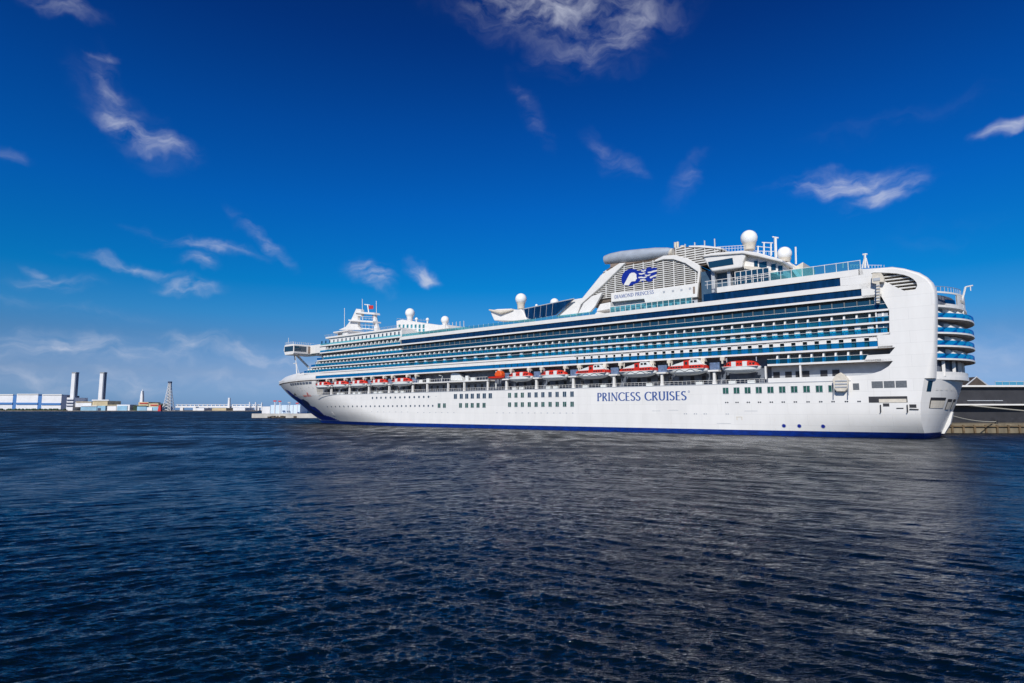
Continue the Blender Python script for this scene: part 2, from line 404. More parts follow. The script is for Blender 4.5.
def hull_loft(zlevels, s_from=None, name='hull', m=HULL, s_list=None):
    mb = MB(); t = np.concatenate([np.linspace(0, .72, 60), np.linspace(.725, 1, 60)])
    rings = []
    for z in zlevels:
        a = stern_s(1, z) if s_from is None else s_from; b = stem(z)
        ring = [(a + (b - a) * q, hb(a + (b - a) * q, z), z) for q in t]
        ring += [(x, -y, zz_) for (x, y, zz_) in ring[::-1][1:]]
        if s_from is None:
            hbb = hb(a, z)
            ring += [(stern_s(u, z), hbb * u, z) for u in np.linspace(-1, 1, 25)[1:-1]]
        rings.append(ring)
    mb.loft(rings, closed=True, caps=True)
    return mb.build(name, m, ship, smooth=True)
hull = hull_loft([1.34, 2, 2.8, 3.6, 4.6, 5.6, 6.6, 8, 9.5, 11, 12.3, 13.5], name='hull')
hull_loft([-1.5, -.6, 0, .6, 1.34 - .004], name='boot_stripe', m=BLUE)
bowsh = hull_loft([13.5, 15, 16.5, 18, 19.4, 20.2], s_from=243.0, name='bow_shell')
# hull ledge line along the promenade
def side_poly(s0, s1, inset, n=14, front=0.0, nf=9, aft=None):
    """closed plan outline following the ship's side from s0 to s1, rounded forward"""
    near = []
    for q in np.linspace(0, 1, n):
        s = s0 + (s1 - s0) * q; near.append((s, ys(s) - inset))
    ye = near[-1][1]
    cap = [(s1 + front * (1 - (abs(u)) ** 2.4), ye * u) for u in np.linspace(1, -1, nf)[1:-1]]
    out = near + cap + [(x, -y) for x, y in near[::-1]]
    return out
def slab(name, s0, s1, z0, z1, inset=0.0, front=3.0, m=WHITE, parent=ship, n=14):
    mb = MB(); mb.prism(side_poly(s0, s1, inset, n, front), 'z', z0, z1); return mb.build(name, m, parent)
def side_strip(mb, s0, s1, z0, z1, inset, th=.06, both=True, mi=0, n=None):
    n = n or max(2, int(abs(s1 - s0) / 8) + 1)
    for sg in ((1, -1) if both else (1,)):
        rings = []
        for q in np.linspace(0, 1, n):
            s = s0 + (s1 - s0) * q; y = ys(s) - inset
            rings.append([(s, sg * y, z0), (s, sg * y, z1), (s, sg * (y - th), z1), (s, sg * (y - th), z0)])
        mb.loft(rings, closed=True, mi=mi)
def wall_band(name, s0, s1, z0, z1, inset, m, parent=ship, th=.3, both=True):
    mb = MB(); side_strip(mb, s0, s1, z0, z1, inset, th, both); return mb.build(name, m, parent)

S_R9 = PSd(296, 377)[0]; S_R10 = PSd(304, 369)[0]; S_R11 = PSd(311, 363)[0]; S_R12 = PSd(317, 356)[0]; S_R13 = PSd(320, 347)[0]; S_R14 = PSd(327, 341)[0]

# core blocks (recessed cabin fronts)
def core(name, s0, s1, z0, z1, inset, m, front=2.5): return slab(name, s0, s1, z0, z1, inset, front, m)
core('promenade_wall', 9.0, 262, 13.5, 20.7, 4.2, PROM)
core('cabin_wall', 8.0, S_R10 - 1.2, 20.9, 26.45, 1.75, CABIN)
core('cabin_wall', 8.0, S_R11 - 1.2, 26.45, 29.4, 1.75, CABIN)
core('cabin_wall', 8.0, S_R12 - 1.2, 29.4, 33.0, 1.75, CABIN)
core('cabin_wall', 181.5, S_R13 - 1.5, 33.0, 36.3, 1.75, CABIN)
core('window_band', 11.0, 181.5, 33.35, 35.2, .30, GLASSB, 0)
core('window_band', 14.0, 52.5, 36.35, 38.5, .32, GLASSB, 0)

# balcony decks: slab + glass railing + dividers
BAL = []
def balcony_deck(s0, s1, z0, z1, rail_top, rail=RAILB, ins=0.0, m=WHITE, front=3.0, railfrom=None):
    o = slab('balcony_deck', s0, s1, z0, z1, ins, front, m)
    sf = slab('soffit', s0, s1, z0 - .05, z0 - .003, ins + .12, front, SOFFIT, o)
    if rail_top:
        mb = MB(); side_strip(mb, railfrom or s0, s1, z1, rail_top, ins + .08, .05)
        # rounded forward end
        cap = side_poly(s1 - .01, s1, ins + .08, 2, front, 15)[1:16 + 0]
        for i in range(len(cap) - 1):
            a, b = cap[i], cap[i + 1]
            mb.add([(a[0], a[1], z1), (b[0], b[1], z1), (b[0], b[1], rail_top), (a[0], a[1], rail_top)], [(0, 1, 2, 3)])
        mb.build('glass_railing', rail, o)
        mb = MB(); side_strip(mb, railfrom or s0, s1, rail_top, rail_top + .07, ins + .06, .09)
        build_split(mb, 'handrail', WHITE, o)
    return o
d8 = balcony_deck(8.4, 36.0, 17.72, 18.2, 19.4, railfrom=13.0)
d9 = balcony_deck(8.0, S_R9, 20.72, 21.2, 22.5)
d10 = balcony_deck(8.3, S_R10, 23.75, 24.30, 25.45, railfrom=8.8)
d11 = balcony_deck(8.3, S_R11, 26.45, 26.9, 28.1)
d12 = balcony_deck(8.3, S_R12, 29.35, 29.8, 31.0)
d13 = balcony_deck(9.5, S_R13, 32.86, 33.38, 0)
mb = MB(); side_strip(mb, 181.8, S_R13, 33.38, 34.3, .08, .05); mb.build('glass_railing', RAILB, d13)
# solid white cabin fronts of deck nine, with door openings between
mb = MB(); PITCHM = 2.72
s = 11.0
k = 0
while s < S_R9 - 3:
    w = PITCHM * (.62 if s < 70 else (.72 if s < 95 else (.86 if s < 130 else 1.0)))
    side_strip(mb, s, s + w, 21.2, 23.75, .3, .25, both=False, n=2); s += PITCHM
side_strip(mb, 11, 96, 23.35, 23.75, .3, .2)
mb.build('cabin_front', WHITE, ship)
mb = MB(); side_strip(mb, 8, 11, 23.05, 23.75, .05, .3); side_strip(mb, 96, S_R9 - 5, 22.6, 23.75, .25, .3)
build_split(mb, 'deck_fascia', WHITE, ship)
# dividers
div = []
def divider_mesh(kind):
    mb = MB()
    if kind == 'slim': mb.prism([(0, 0), (0, 2.0), (.0, 2.0), (0, 0)][:0] or [(-1.75, 0), (-1.75, 2.35), (-.75, 2.3), (-.2, 1.25), (-.12, 0)], 'x', -.2, .2)
    elif kind == 'wide': mb.box(-.62, .62, -1.7, -.75, 0, 1.95); mb.prism([(-1.75, 0), (-1.75, 1.9), (-.8, 1.7), (-.12, .8), (-.12, 0)], 'x', -.07, .07)
    me = bpy.data.meshes.new('balcony_divider'); me.from_pydata(mb.v, [], mb.f); me.materials.append(WHITE)
    bm = bmesh.new(); bm.from_mesh(me); bmesh.ops.recalc_face_normals(bm, faces=bm.faces); bm.to_mesh(me); bm.free()
    return me, mb
DM = {k_: divider_mesh(k_) for k_ in ('slim', 'wide')}
for par, z, s0, s1, kind in ((d8, 18.2, 14.6, 35.5, 'slim'), (d10, 24.3, 9.6, S_R10 - 3, 'wide'), (d11, 26.9, 9.6, S_R11 - 3, 'slim'), (d12, 29.8, 183, S_R12 - 3, 'wide'), (d13, 33.4, 183, S_R13 - 3, 'slim')):
    s = s0
    while s < s1:
        if par is d10 and 112 < s < 178 and int((s - 112) / PITCHM) % 2: s += PITCHM; continue
        div.append((s, z, kind, par)); s += PITCHM
div.sort(key=lambda q: q[0])
for s, z, kind, par in div[:96]:
    o = bpy.data.objects.new('balcony_divider', DM[kind][0]); col.objects.link(o); o.parent = par; o.location = (s, ys(s), z)
mb = MB()
for s, z, kind, par in div[96:]:
    src = DM[kind][1]; y = ys(s)
    mb.add([(a + s, b + y, c + z) for a, b, c in src.v], src.f)
o = mb.build('balcony_divider', WHITE, ship); o['kind'] = 'stuff'
# faint partitions of the enclosed dark row
mb = MB()
for s in np.arange(12, 181, PITCHM):
    mb.box(s, s + .22, ys(s) - .9, ys(s) - .55, 29.8, 32.3, 1)
side_strip(mb, 10, 181, 29.85, 32.2, .9, .04)
mb.build('cabin_glazing', [GLASSD, CABIN], ship)

# upper decks
def fascia(name, s0, s1, z0, z1, ins, m=WHITE, front=3.0): return slab(name, s0, s1, z0, z1, ins, front, m)
fascia('deck_slab', 11, 182.2, 35.1, 36.35, 0, WHITE, 0)
fascia('deck_slab', 13.0, 48.5, 38.4, 39.9, 0, WHITE, 0)
# forward house with small windows, white
fascia('deck_slab', 181, S_R13 + .8, 36.2, 36.75, 0, WHITE, 3)
house = core('forward_house', 182.5, S_R14, 36.75, 39.75, 1.3, WHITE, 3)
mbr = MB(); side_strip(mbr, 182, S_R13, 36.75, 37.5, .15, .05); mbr.build('glass_railing', RAILT, house)
n = 0
for px in np.arange(322, 403, 4.05):
    s, z = P(px, 333, 16.7)
    mb = MB(); y = ys(s) - 1.3
    mb.box(-.42, .42, -.1, .04, 0, 1.35); mb.build('window', GLASSD, house, loc=(s, y, 37.6))
roof = fascia('forward_roof', 183, S_R14 + 2.2, 39.75, 40.5, .6, WHITE, 4)
# observation lounge roof on top of forward house
s_a = P(388, 326, 12)[0]; s_b = P(343, 333, 12)[0]
lounge = core('observation_lounge', s_b - 8, S_R14 - 4, 40.5, 42.3, 3.0, WHITE, 4)
mb = MB(); side_strip(mb, s_b - 4, S_R14 - 8, 40.8, 41.9, 2.92, .08); mb.build('lounge_window', RAILT, lounge)
mb = MB(); side_strip(mb, S_R14 - 7.5, S_R14 - 4.2, 40.6, 41.9, 2.90, .08); mb.build('lounge_opening', DARK, lounge)
fascia('lounge_roof', s_b - 9, S_R14 - 1.5, 42.3, 42.8, 2.2, WHITE, 4)

# open-deck rails along the top edge
topr = MB(); side_strip(topr, 88, 181, 36.35, 37.4, .2, .05)
topr.build('top_deck_railing', RAILT, ship)
topr = MB(); side_strip(topr, 13.5, 34.5, 39.9, 42.0, .4, .05); build_split(topr, 'wind_screen', RAILT, ship)
topr = MB()
for s in np.arange(13.5, 34.6, 2.6): topr.box(s, s + .12, 17.5, 17.65, 39.9, 42.15)
side_strip(topr, 13.5, 34.5, 42.0, 42.12, .4, .1)
for s in np.arange(34.5, 52, 2.1): topr.box(s, s + .1, 17.5, 17.62, 39.9, 42.1)
side_strip(topr, 34.5, 52, 41.0, 41.1, .4, .1); side_strip(topr, 34.5, 52, 42.0, 42.12, .4, .1)
build_split(topr, 'screen_post', WHITE, ship)
topr = MB()
for s in np.arange(90, 182, 2.4): topr.box(s, s + .08, 17.7, 17.8, 36.35, 37.9 if (150 < s < 160) else 37.6)
for s in np.arange(146, 158, 2.0): topr.box(s, s + .14, 17.2, 17.4, 36.35, 39.8)
topr.build('railing_post', WHITE, ship)['kind'] = 'stuff'
topr = MB()
for s in np.arange(184, S_R13 - 2, 2.4): topr.box(s, s + .07, ys(s) - .9, ys(s) - .8, 40.5, 41.5)
side_strip(topr, 184, S_R13 - 2, 41.45, 41.55, .8, .08); side_strip(topr, 184, S_R13 - 2, 41.0, 41.06, .8, .06)
topr.build('top_deck_railing', GREY, ship)
# the black-blue glass wall above the pool
mb = MB(); mb.prism(PP([(524, 309.5), (573, 299.3), (571, 301), (555, 315), (530, 319.5), (526, 317)], 12), 'y', 11.4, 12)
mb.build('pool_glass_wall', GLASSB, ship)
mb = MB(); pts = PP([(573, 299), (555, 315)], 12.1)
for a, b in (((523.5, 309), (574, 298.6)),):
    p, q = P(*a, 12), P(*b, 12); mb.tube([(p[0], 11.9, p[1]), (q[0], 11.9, q[1])], .18)
for px in range(529, 572, 6):
    yt = 309 - (px - 523.5) * 10.4 / 50.5; yb = min(319.5, 319.5 - (px - 530) * .18)
    p, q = P(px, yt, 12), P(px - 1, yb, 12)
    if px < 556: mb.tube([(p[0], 12.08, p[1]), (q[0], 12.08, q[1])], .06, 4)
mb.build('glass_wall_frame', GREY, ship)

# ------------------------------------------------------------------ stern wing plates and counter openings
def ring_poly_with_hole(mb, outer0, outer1, hole, y0, y1, mi=0):
    bm = bmesh.new()
    def loop(pts, y):
        vs = [bm.verts.new((p[0], y, p[1])) for p in pts]
        return vs, [bm.edges.new((vs[i], vs[(i + 1) % len(vs)])) for i in range(len(vs))]
    for y, outer in ((y0, outer0), (y1, outer1)):
        _, e1 = loop(outer, y); _, e2 = loop(hole, y)
        bmesh.ops.triangle_fill(bm, use_beauty=True, edges=e1 + e2)
    bm.verts.index_update()
    mb.add([v.co[:] for v in bm.verts], [[v.index for v in f.verts] for f in bm.faces], mi); bm.free()
    n = len(outer0)
    # rounded aft and top return between the two faces
    K = 5; rings = []
    for q in range(K + 1):
        t = q / K; w = math.sin(t * math.pi / 2); rings.append([(a[0] + (b[0] - a[0]) * w, y0 + (y1 - y0) * (1 - math.cos(t * math.pi / 2)), a[1] + (b[1] - a[1]) * w) for a, b in zip(outer0, outer1)])
    mb.loft(rings, closed=True, mi=mi, caps=False)
    n = len(hole)
    mb.add([(p[0], y0, p[1]) for p in hole] + [(p[0], y1, p[1]) for p in hole], [(i, (i + 1) % n, n + (i + 1) % n, n + i) for i in range(n)], mi)
def smooth_closed(pts, it=2):
    for _ in range(it):
        o = []
        for i in range(len(pts)):
            a, b = pts[i], pts[(i + 1) % len(pts)]
            o += [(a[0]*.75 + b[0]*.25, a[1]*.75 + b[1]*.25), (a[0]*.25 + b[0]*.75, a[1]*.25 + b[1]*.75)]
        pts = o
    return pts
aft_in = [(.35, 13.5)] + PP([(937.3, 355), (937.6, 340), (938, 315), (938, 300), (936.8, 290), (933.5, 283), (928, 277.6), (920, 273), (905, 269), (893, 267.4)], 15.4) + [(14.0, 39.9)]
aft_out = [(2.3, 13.5)] + PP([(931, 352), (932.3, 338), (933.2, 315), (933.6, 300), (932.8, 291.5), (930, 284.5), (925.5, 279.3), (918, 275), (905, 270.6), (893, 268.6)], 18) + [(14.0, 39.9)]
rest = [(14.0, 38.4), (18.0, 38.35), (18.0, 36.3), (14, 36.25), (14, 35.15), (13.6, 35.1), (13.6, 33.35), (13.3, 32.9), (9.6, 32.85), (8.2, 29.4), (8.45, 24.0),
    (10.9, 23.7), (10.9, 21.25), (11.0, 20.78), (7.5, 20.76), (8.7, 19.3), (13.2, 19.25), (14.0, 17.68), (8.1, 17.66), (9.0, 16.5), (10.6, 15.5), (12.6, 14.85), (15, 14.6), (36, 14.6), (36, 13.5)]
hole = smooth_closed(PP([(870, 272.5), (885, 272.5), (901, 273.8), (912, 277.5), (918, 284), (915, 290.5), (906, 291.5), (897, 287.5), (884, 281), (874, 276)], 18), 1)
for sg in (1, -1):
    mb = MB(); sh = 0; mb.prism([(x + 5, min(z, 36.0)) for x, z in aft_in[:8]] + [(17, 36.0), (17, 13.5)], 'y', -18, -15.4) if sg < 0 else ring_poly_with_hole(mb, [(x + sh, z) for x, z in aft_out[:11]] + [aft_out[11]] + rest, [(x + sh, z) for x, z in aft_in[:11]] + [aft_in[11]] + rest, [(x + sh, z) for x, z in hole], sg * 18.0, sg * 15.4)
    w = mb.build('stern_wing', HULL, ship, smooth=True)
    # louvres inside the opening
    if sg < 0: continue
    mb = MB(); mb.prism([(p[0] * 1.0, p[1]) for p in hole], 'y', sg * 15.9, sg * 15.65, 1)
    zs_ = np.linspace(33.6, 38.2, 7)
    for z in zs_:
        xs = []
        for i in range(len(hole)):
            a, b = hole[i], hole[(i + 1) % len(hole)]
            if (a[1] - z) * (b[1] - z) < 0: xs.append(a[0] + (b[0] - a[0]) * (z - a[1]) / (b[1] - a[1]))
        if len(xs) >= 2: mb.box(min(xs) + .05, max(xs) - .05, sg * 17.2 if sg > 0 else sg * 15.95, sg * 15.95 if sg > 0 else sg * 17.2, z - .12, z + .12)
    mb.build('louvre', [SLAT, LOUV], ship)
# inner stern block joining both wings, behind the balconies of the stern
def aft_curve(smin, y0, ex, n=21, s_edge=1.0): return [(s_edge + (smin - s_edge) * (1 - abs(u) ** ex), y0 * u) for u in np.linspace(1, -1, n)]
def aft_slab(name, smin, y0, z0, z1, m=WHITE, ex=2.6, s_edge=1.0, back=7.0, parent=ship):
    mb = MB(); mb.prism(aft_curve(smin, y0, ex, 21, s_edge) + [(back, -y0), (back, y0)], 'z', z0, z1); return mb.build(name, m, parent)
aft_slab('stern_core', -2.8, 15.55, 13.5, 32.8, PROM, s_edge=1.8, back=9)
aft_slab('stern_house', 5.5, 15.2, 32.8, 37.6, WHITE, s_edge=6.5, back=14)
aft_slab('stern_deck', -4.4, 16.3, 13.3, 14.15, HULL, s_edge=2.4)
for z0, smin in ((17.55, -5.9), (20.5, -6.05), (23.45, -6.15), (26.75, -6.3)):
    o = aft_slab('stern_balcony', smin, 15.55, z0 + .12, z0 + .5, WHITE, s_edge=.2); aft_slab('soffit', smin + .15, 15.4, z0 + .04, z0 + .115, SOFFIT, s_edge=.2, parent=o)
    c = aft_curve(smin + .1, 15.4, 2.6, 25, .2); mb = MB()
    for i in range(len(c) - 1):
        a, b = c[i], c[i + 1]
        mb.add([(a[0], a[1], z0 + .5), (b[0], b[1], z0 + .5), (b[0], b[1], z0 + 1.6), (a[0], a[1], z0 + 1.6)], [(0, 1, 2, 3)])
    mb.build('glass_railing', RAILS, o)
    for u in (.86, .66, .46, .26, .06, -.14, -.34, -.54, -.74):
        sx = .2 + (smin - .2) * (1 - abs(u) ** 2.6); mb = MB()
        mb.prism([(sx + 3.5, z0 + .5), (sx + 3.5, z0 + 2.85), (sx + 2.0, z0 + 2.7), (sx + .4, z0 + 1.5), (sx + .4, z0 + .5)], 'y', 15.4 * u - .09, 15.4 * u + .09)
        mb.build('balcony_divider', WHITE, o)
# stern pillars / lounge windows between deck and lowest balcony
mb = MB()
for u in (.80, .55, .3, .05, -.3): 
    sx = 1.8 - 4.6 * (1 - abs(u) ** 2.6) - .9; mb.box(sx, sx + .6, 15.4 * u - .35, 15.4 * u + .35, 14.1, 17.6)
build_split(mb, 'stern_pillar', WHITE, ship)
mb = MB(); c = aft_curve(-4.3, 16.1, 2.6, 25, 2.2)
for i in range(len(c) - 1):
    a, b = c[i], c[i + 1]; mb.add([(a[0], a[1], 14.1), (b[0], b[1], 14.1), (b[0], b[1], 15.1), (a[0], a[1], 15.1)], [(0, 1, 2, 3)])
mb.build('stern_bulwark', WHITE, ship)
# upper stern: terrace house at deck levels above the balconies
o = aft_slab('stern_terrace', -5.0, 15.5, 29.7, 30.2, WHITE, s_edge=.2)
mb = MB(); c = aft_curve(-5.2, 15.45, 2.6, 25, .0)[:15]
def arcwall(c, z0, z1, mb):
    for i in range(len(c) - 1):
        a, b = c[i], c[i + 1]; mb.add([(a[0], a[1], z0), (b[0], b[1], z0), (b[0], b[1], z1), (a[0], a[1], z1), (a[0] + .2, a[1], z0), (b[0] + .2, b[1], z0), (b[0] + .2, b[1], z1), (a[0] + .2, a[1], z1)], [(0, 1, 2, 3), (4, 5, 6, 7), (3, 2, 6, 7)])
cc = aft_curve(-4.9, 15.45, 2.6, 31, .0)
arcwall(cc[3:16], 30.2, 30.6, mb); arcwall(cc[7:16], 30.6, 33.0, mb); arcwall(cc[:16], 32.9, 33.3, mb)
mb.build('terrace_wall', WHITE, ship)
mb = MB(); arcwall([(a - .05, b) for a, b in cc[3:7]], 30.6, 31.5, mb); mb.build('glass_railing', RAILS, ship)
mb = MB(); arcwall([(a - .08, b) for a, b in cc[9:14]], 31.3, 31.9, mb); mb.build('terrace_louvre', CREAM, ship)
mb = MB()
for a, b in cc[:11]: mb.box(a, a + .1, b - .05, b + .05, 33.3, 34.4)
for i in range(10): mb.tube([(cc[i][0], cc[i][1], 34.4), (cc[i+1][0], cc[i+1][1], 34.4)], .06, 4)
mb.build('terrace_railing', GREY, ship)
p0 = P(962, 301, 4); p1 = P(965.5, 287, 4); p2 = P(973, 285.5, 4)
mb = MB(); mb.tube([(p0[0], 4, p0[1] - 3), (p0[0], 4, p0[1]), (p1[0], 4, p1[1])], .22); mb.tube([(p1[0], 4, p1[1]), (p2[0], 4, p2[1])], .16)
mb.tube([(p2[0] + .5, 4, p2[1]), (p2[0] + .5, 4, p2[1] - 1.2)], .1); mb.build('stern_light_mast', WHITE, ship)

# transom details
def on_transom(y, z, off=.06):
    u = y / hb(stern_s(1, z), z); s = stern_s(u, z)
    return s - off, y, z
def transom_rect(mb, y0, y1, z0, z1, off=.07, mi=0, n=5):
    g = [[on_transom(y0 + (y1 - y0) * i / n, z0 + (z1 - z0) * j / 2, off) for i in range(n + 1)] for j in range(3)]
    o = [p for r in g for p in r]; fs = [(j*(n+1)+i, j*(n+1)+i+1, (j+1)*(n+1)+i+1, (j+1)*(n+1)+i) for j in range(2) for i in range(n)]
    mb.add(o, fs, mi)
def Q(s_, y_, z_):
    p = ORI + s_ * D - y_ * B; zc = cp * p[1] + sp * (z_ - CAM_H); return CX + F * p[0] / zc
def ty(px, z):
    best = min(np.linspace(17, -16, 331), key=lambda y: abs(Q(stern_s(y / hb(stern_s(1, z), z), z), y, z) - px) + (0 if y > -4 else 5)); return float(best)
for (y0, y1, z0, z1) in ((ty(929.5, 8), ty(944.5, 8), 6.9, 9.3), (ty(946.5, 8), ty(951.0, 8), 6.6, 9.0), (ty(952, 8), ty(954.6, 8), 6.6, 9.0)):
    mb = MB(); transom_rect(mb, y0, y1, z0, z1, .06); transom_rect(mb, y0 - .2, y1 + .2, z0, z1 - .7, .12, 1)
    mb.build('mooring_opening', [DARK, CREAM], ship)
mb = MB(); transom_rect(mb, ty(926.5, 11.5), ty(931.5, 11.5), 10.6, 13.0, .07); mb.build('window', GLASSD, ship)
for y in (ty(937, 11), ty(941.5, 11), ty(946.5, 11), ty(951.5, 11)):
    mb = MB(); transom_rect(mb, y + .4, y - .4, 10.9, 11.5, .07, n=1); mb.build('transom_light', WHITE, ship)
mb = MB(); mb.prism([(-1.0, 6.0), (-.2, 6.2), (1.6, 2.4), (2.6, 1.0), (1.0, .9), (-.3, 3.2)], 'y', -1.0, 1.6); mb.build('stern_fairlead', WHITE, ship)

# ------------------------------------------------------------------ hull windows
def side_s(px, y=18.0): return P(px, 400, y)[0]
def hull_patch(mb, s0, s1, z0, z1, off=.04, mi=0, n=1):
    for i in range(n):
        a = s0 + (s1 - s0) * i / n; b = s0 + (s1 - s0) * (i + 1) / n
        v = [(a, hb(a, z0) + off, z0), (b, hb(b, z0) + off, z0), (b, hb(b, z1) + off, z1), (a, hb(a, z1) + off, z1)]
        v += [(x, y - .15, z) for x, y, z in v]
        mb.add(v, [(0, 1, 2, 3), (0, 4, 5, 1), (1, 5, 6, 2), (2, 6, 7, 3), (3, 7, 4, 0)], mi)
def hull_window(px, z0, z1, w, m=GREENG):
    s = side_s(px); mb = MB()
    hull_patch(mb, s - w / 2, s + w / 2, z0, z1, .05)
    o = mb.build('window', m, ship)
    mb = MB(); hull_patch(mb, s - .06, s + .06, z0, z1, .09); 
    for a, b in ((s - w/2 - .09, s - w/2), (s + w/2, s + w/2 + .09)): hull_patch(mb, a, b, z0 - .09, z1 + .09, .09)
    hull_patch(mb, s - w/2, s + w/2, z1, z1 + .09, .09); hull_patch(mb, s - w/2, s + w/2, z0 - .09, z0, .09)
    mb.build('window_frame', GREY, o)
for px in (726.1, 737, 748.1, 759.3, 771, 782.8, 794.8, 807.2, 819.9, 832.6): hull_window(px, 10.85, 12.4, 1.45)
for px in (509.7, 516.1, 522.5, 529.4, 536.2, 543, 550.2, 557.3, 564.7, 572.2):
    hull_window(px, 10.75, 12.35, 1.25, GLASSD if px > 525 else GREENG); hull_window(px, 7.6, 9.1, 1.25)
for px in (455.5, 461.4, 466.8, 472.4, 478.4, 484.4, 490.4): hull_window(px, 10.7, 12.4, 1.5, GLASSD)
for px in (460.7, 466.8, 472.4, 478.2, 484.2, 439.3, 444.6): hull_window(px, 7.4, 9.0, 1.4)
for (x0, x1, z0, z1, m) in ((872.7, 883.9, 11.55, 13.1, GREY), (884.9, 895.8, 11.55, 13.1, GREY), (896.8, 908, 11.55, 13.1, GREY), (853.8, 860, 11.2, 12.75, GREY)):
    mb = MB(); hull_patch(mb, side_s(x1), side_s(x0), z0, z1, .05, n=1); o = mb.build('window', mat('grey_mesh_glass', (.14, .15, .16), .3, noise=.3, nscale=3), ship)
mb = MB(); hull_patch(mb, side_s(907.5), side_s(868.8), 8.2, 9.6, .05, n=4); hull_patch(mb, side_s(906.5), side_s(879), 8.2, 9.0, .1, 1, n=3)
mb.build('mooring_opening', [DARK, CREAM], ship)
mb = MB(); hull_patch(mb, side_s(889), side_s(882.7), 7.3, 8.0, .05); hull_patch(mb, side_s(916), side_s(909), 7.0, 7.75, .05); build_split(mb, 'fairlead_opening', DARK, ship)
mb = MB()
for px in (880.3, 907): s = side_s(px); mb.tube([(s, 18.25, 7.7), (s, 18.3, 6.1), (s + .15, 18.3, 5.9)], .12, 5)
mb.tube([(side_s(918), 18.1, 6.6), (side_s(909), 18.2, 6.7)], .12, 5); mb.tube([(side_s(903), 18.1, 6.9), (side_s(896), 18.1, 6.9)], .1, 5)
build_split(mb, 'fender_hook', BLACK, ship)
def porthole(s, z, r, m=GLASSD):
    mb = MB(); n = 10; y = hb(s, z)
    dz = (hb(s, z + .5) - hb(s, z - .5)); ds_ = (hb(s + .5, z) - hb(s - .5, z))
    for rr, oo, mi in ((r * 1.3, .03, 1), (r, .06, 0)):
        ring = [(s + rr * math.cos(a), y + oo + ds_ * rr * math.cos(a) + dz * rr * math.sin(a), z + rr * math.sin(a)) for a in [2 * math.pi * k / n for k in range(n)]]
        back = [(a, b - .2, c) for a, b, c in ring]
        mb.add(ring + back, [tuple(range(n))] + [(i, (i + 1) % n, n + (i + 1) % n, n + i) for i in range(n)], mi)
    mb.build('porthole', [m, GREY], ship)
for px in np.arange(381, 429, 4.75): porthole(side_s(px), 11.6, .42)
for px in np.arange(372.5, 380, 4.2): porthole(side_s(px), 11.6, .42)
for px in np.arange(326, 434, 4.45):
    s = side_s(px); porthole(P(px, 405, hb(s, 8.1))[0], 8.1, .36)
tiny = MB()
for px in (726.7, 737, 748.3, 759.5, 771.3, 783.2, 795.3, 808, 820.7, 833, 846.4, 859):
    for d in (-1.0, 1.0): porthole(side_s(px + d), 8.5, .17, DARK)
def tinydot(px, z, w=.5, h=.3): hull_patch(tiny, side_s(px) - w / 2, side_s(px) + w / 2, z, z + h, .03)
for px in (685, 695, 704.8, 726.7): tinydot(px - 1, 5.3, .32); tinydot(px + 1, 5.3, .32)
for px in np.arange(497, 573, 6.3): tinydot(px, 5.4, .5, .25)
for px in np.arange(418, 457, 6): tinydot(px, 5.4, .5, .25)
for px in np.arange(372, 412, 6): tinydot(px, 5.6, .5, .25)
for px in (352, 356, 361, 430, 436): tinydot(px, 11.6, .5, .25)
tiny.build('scupper', GREY, ship)['kind'] = 'stuff'
# light seams, hatches and draught marks
mb = MB()
for (x0, x1, z) in ((652, 660, 6.2), (668, 678, 6.4), (744, 757, 6.2), (716, 730, 2.9)): hull_patch(mb, side_s(x1), side_s(x0), z, z + .09, .03)
mb.build('hull_mark', GREY, ship)
mb = MB(); s = side_s(738.5); hull_patch(mb, s - .8, s + .8, 4.6, 4.75, .05); hull_patch(mb, s - .8, s - .6, 3.9, 4.6, .05); hull_patch(mb, s + .5, s + .7, 3.9, 4.6, .05); mb.build('pilot_door_mark', CREAM, ship)
for px in (782.3, 797.5, 821): porthole(side_s(px), 2.55, .42, LOGO)
# ledge line
mb = MB(); side_strip(mb, 17.0, 243, 13.34, 13.50, -.10, .12); mb.build('rubbing_ledge', GREY, ship)

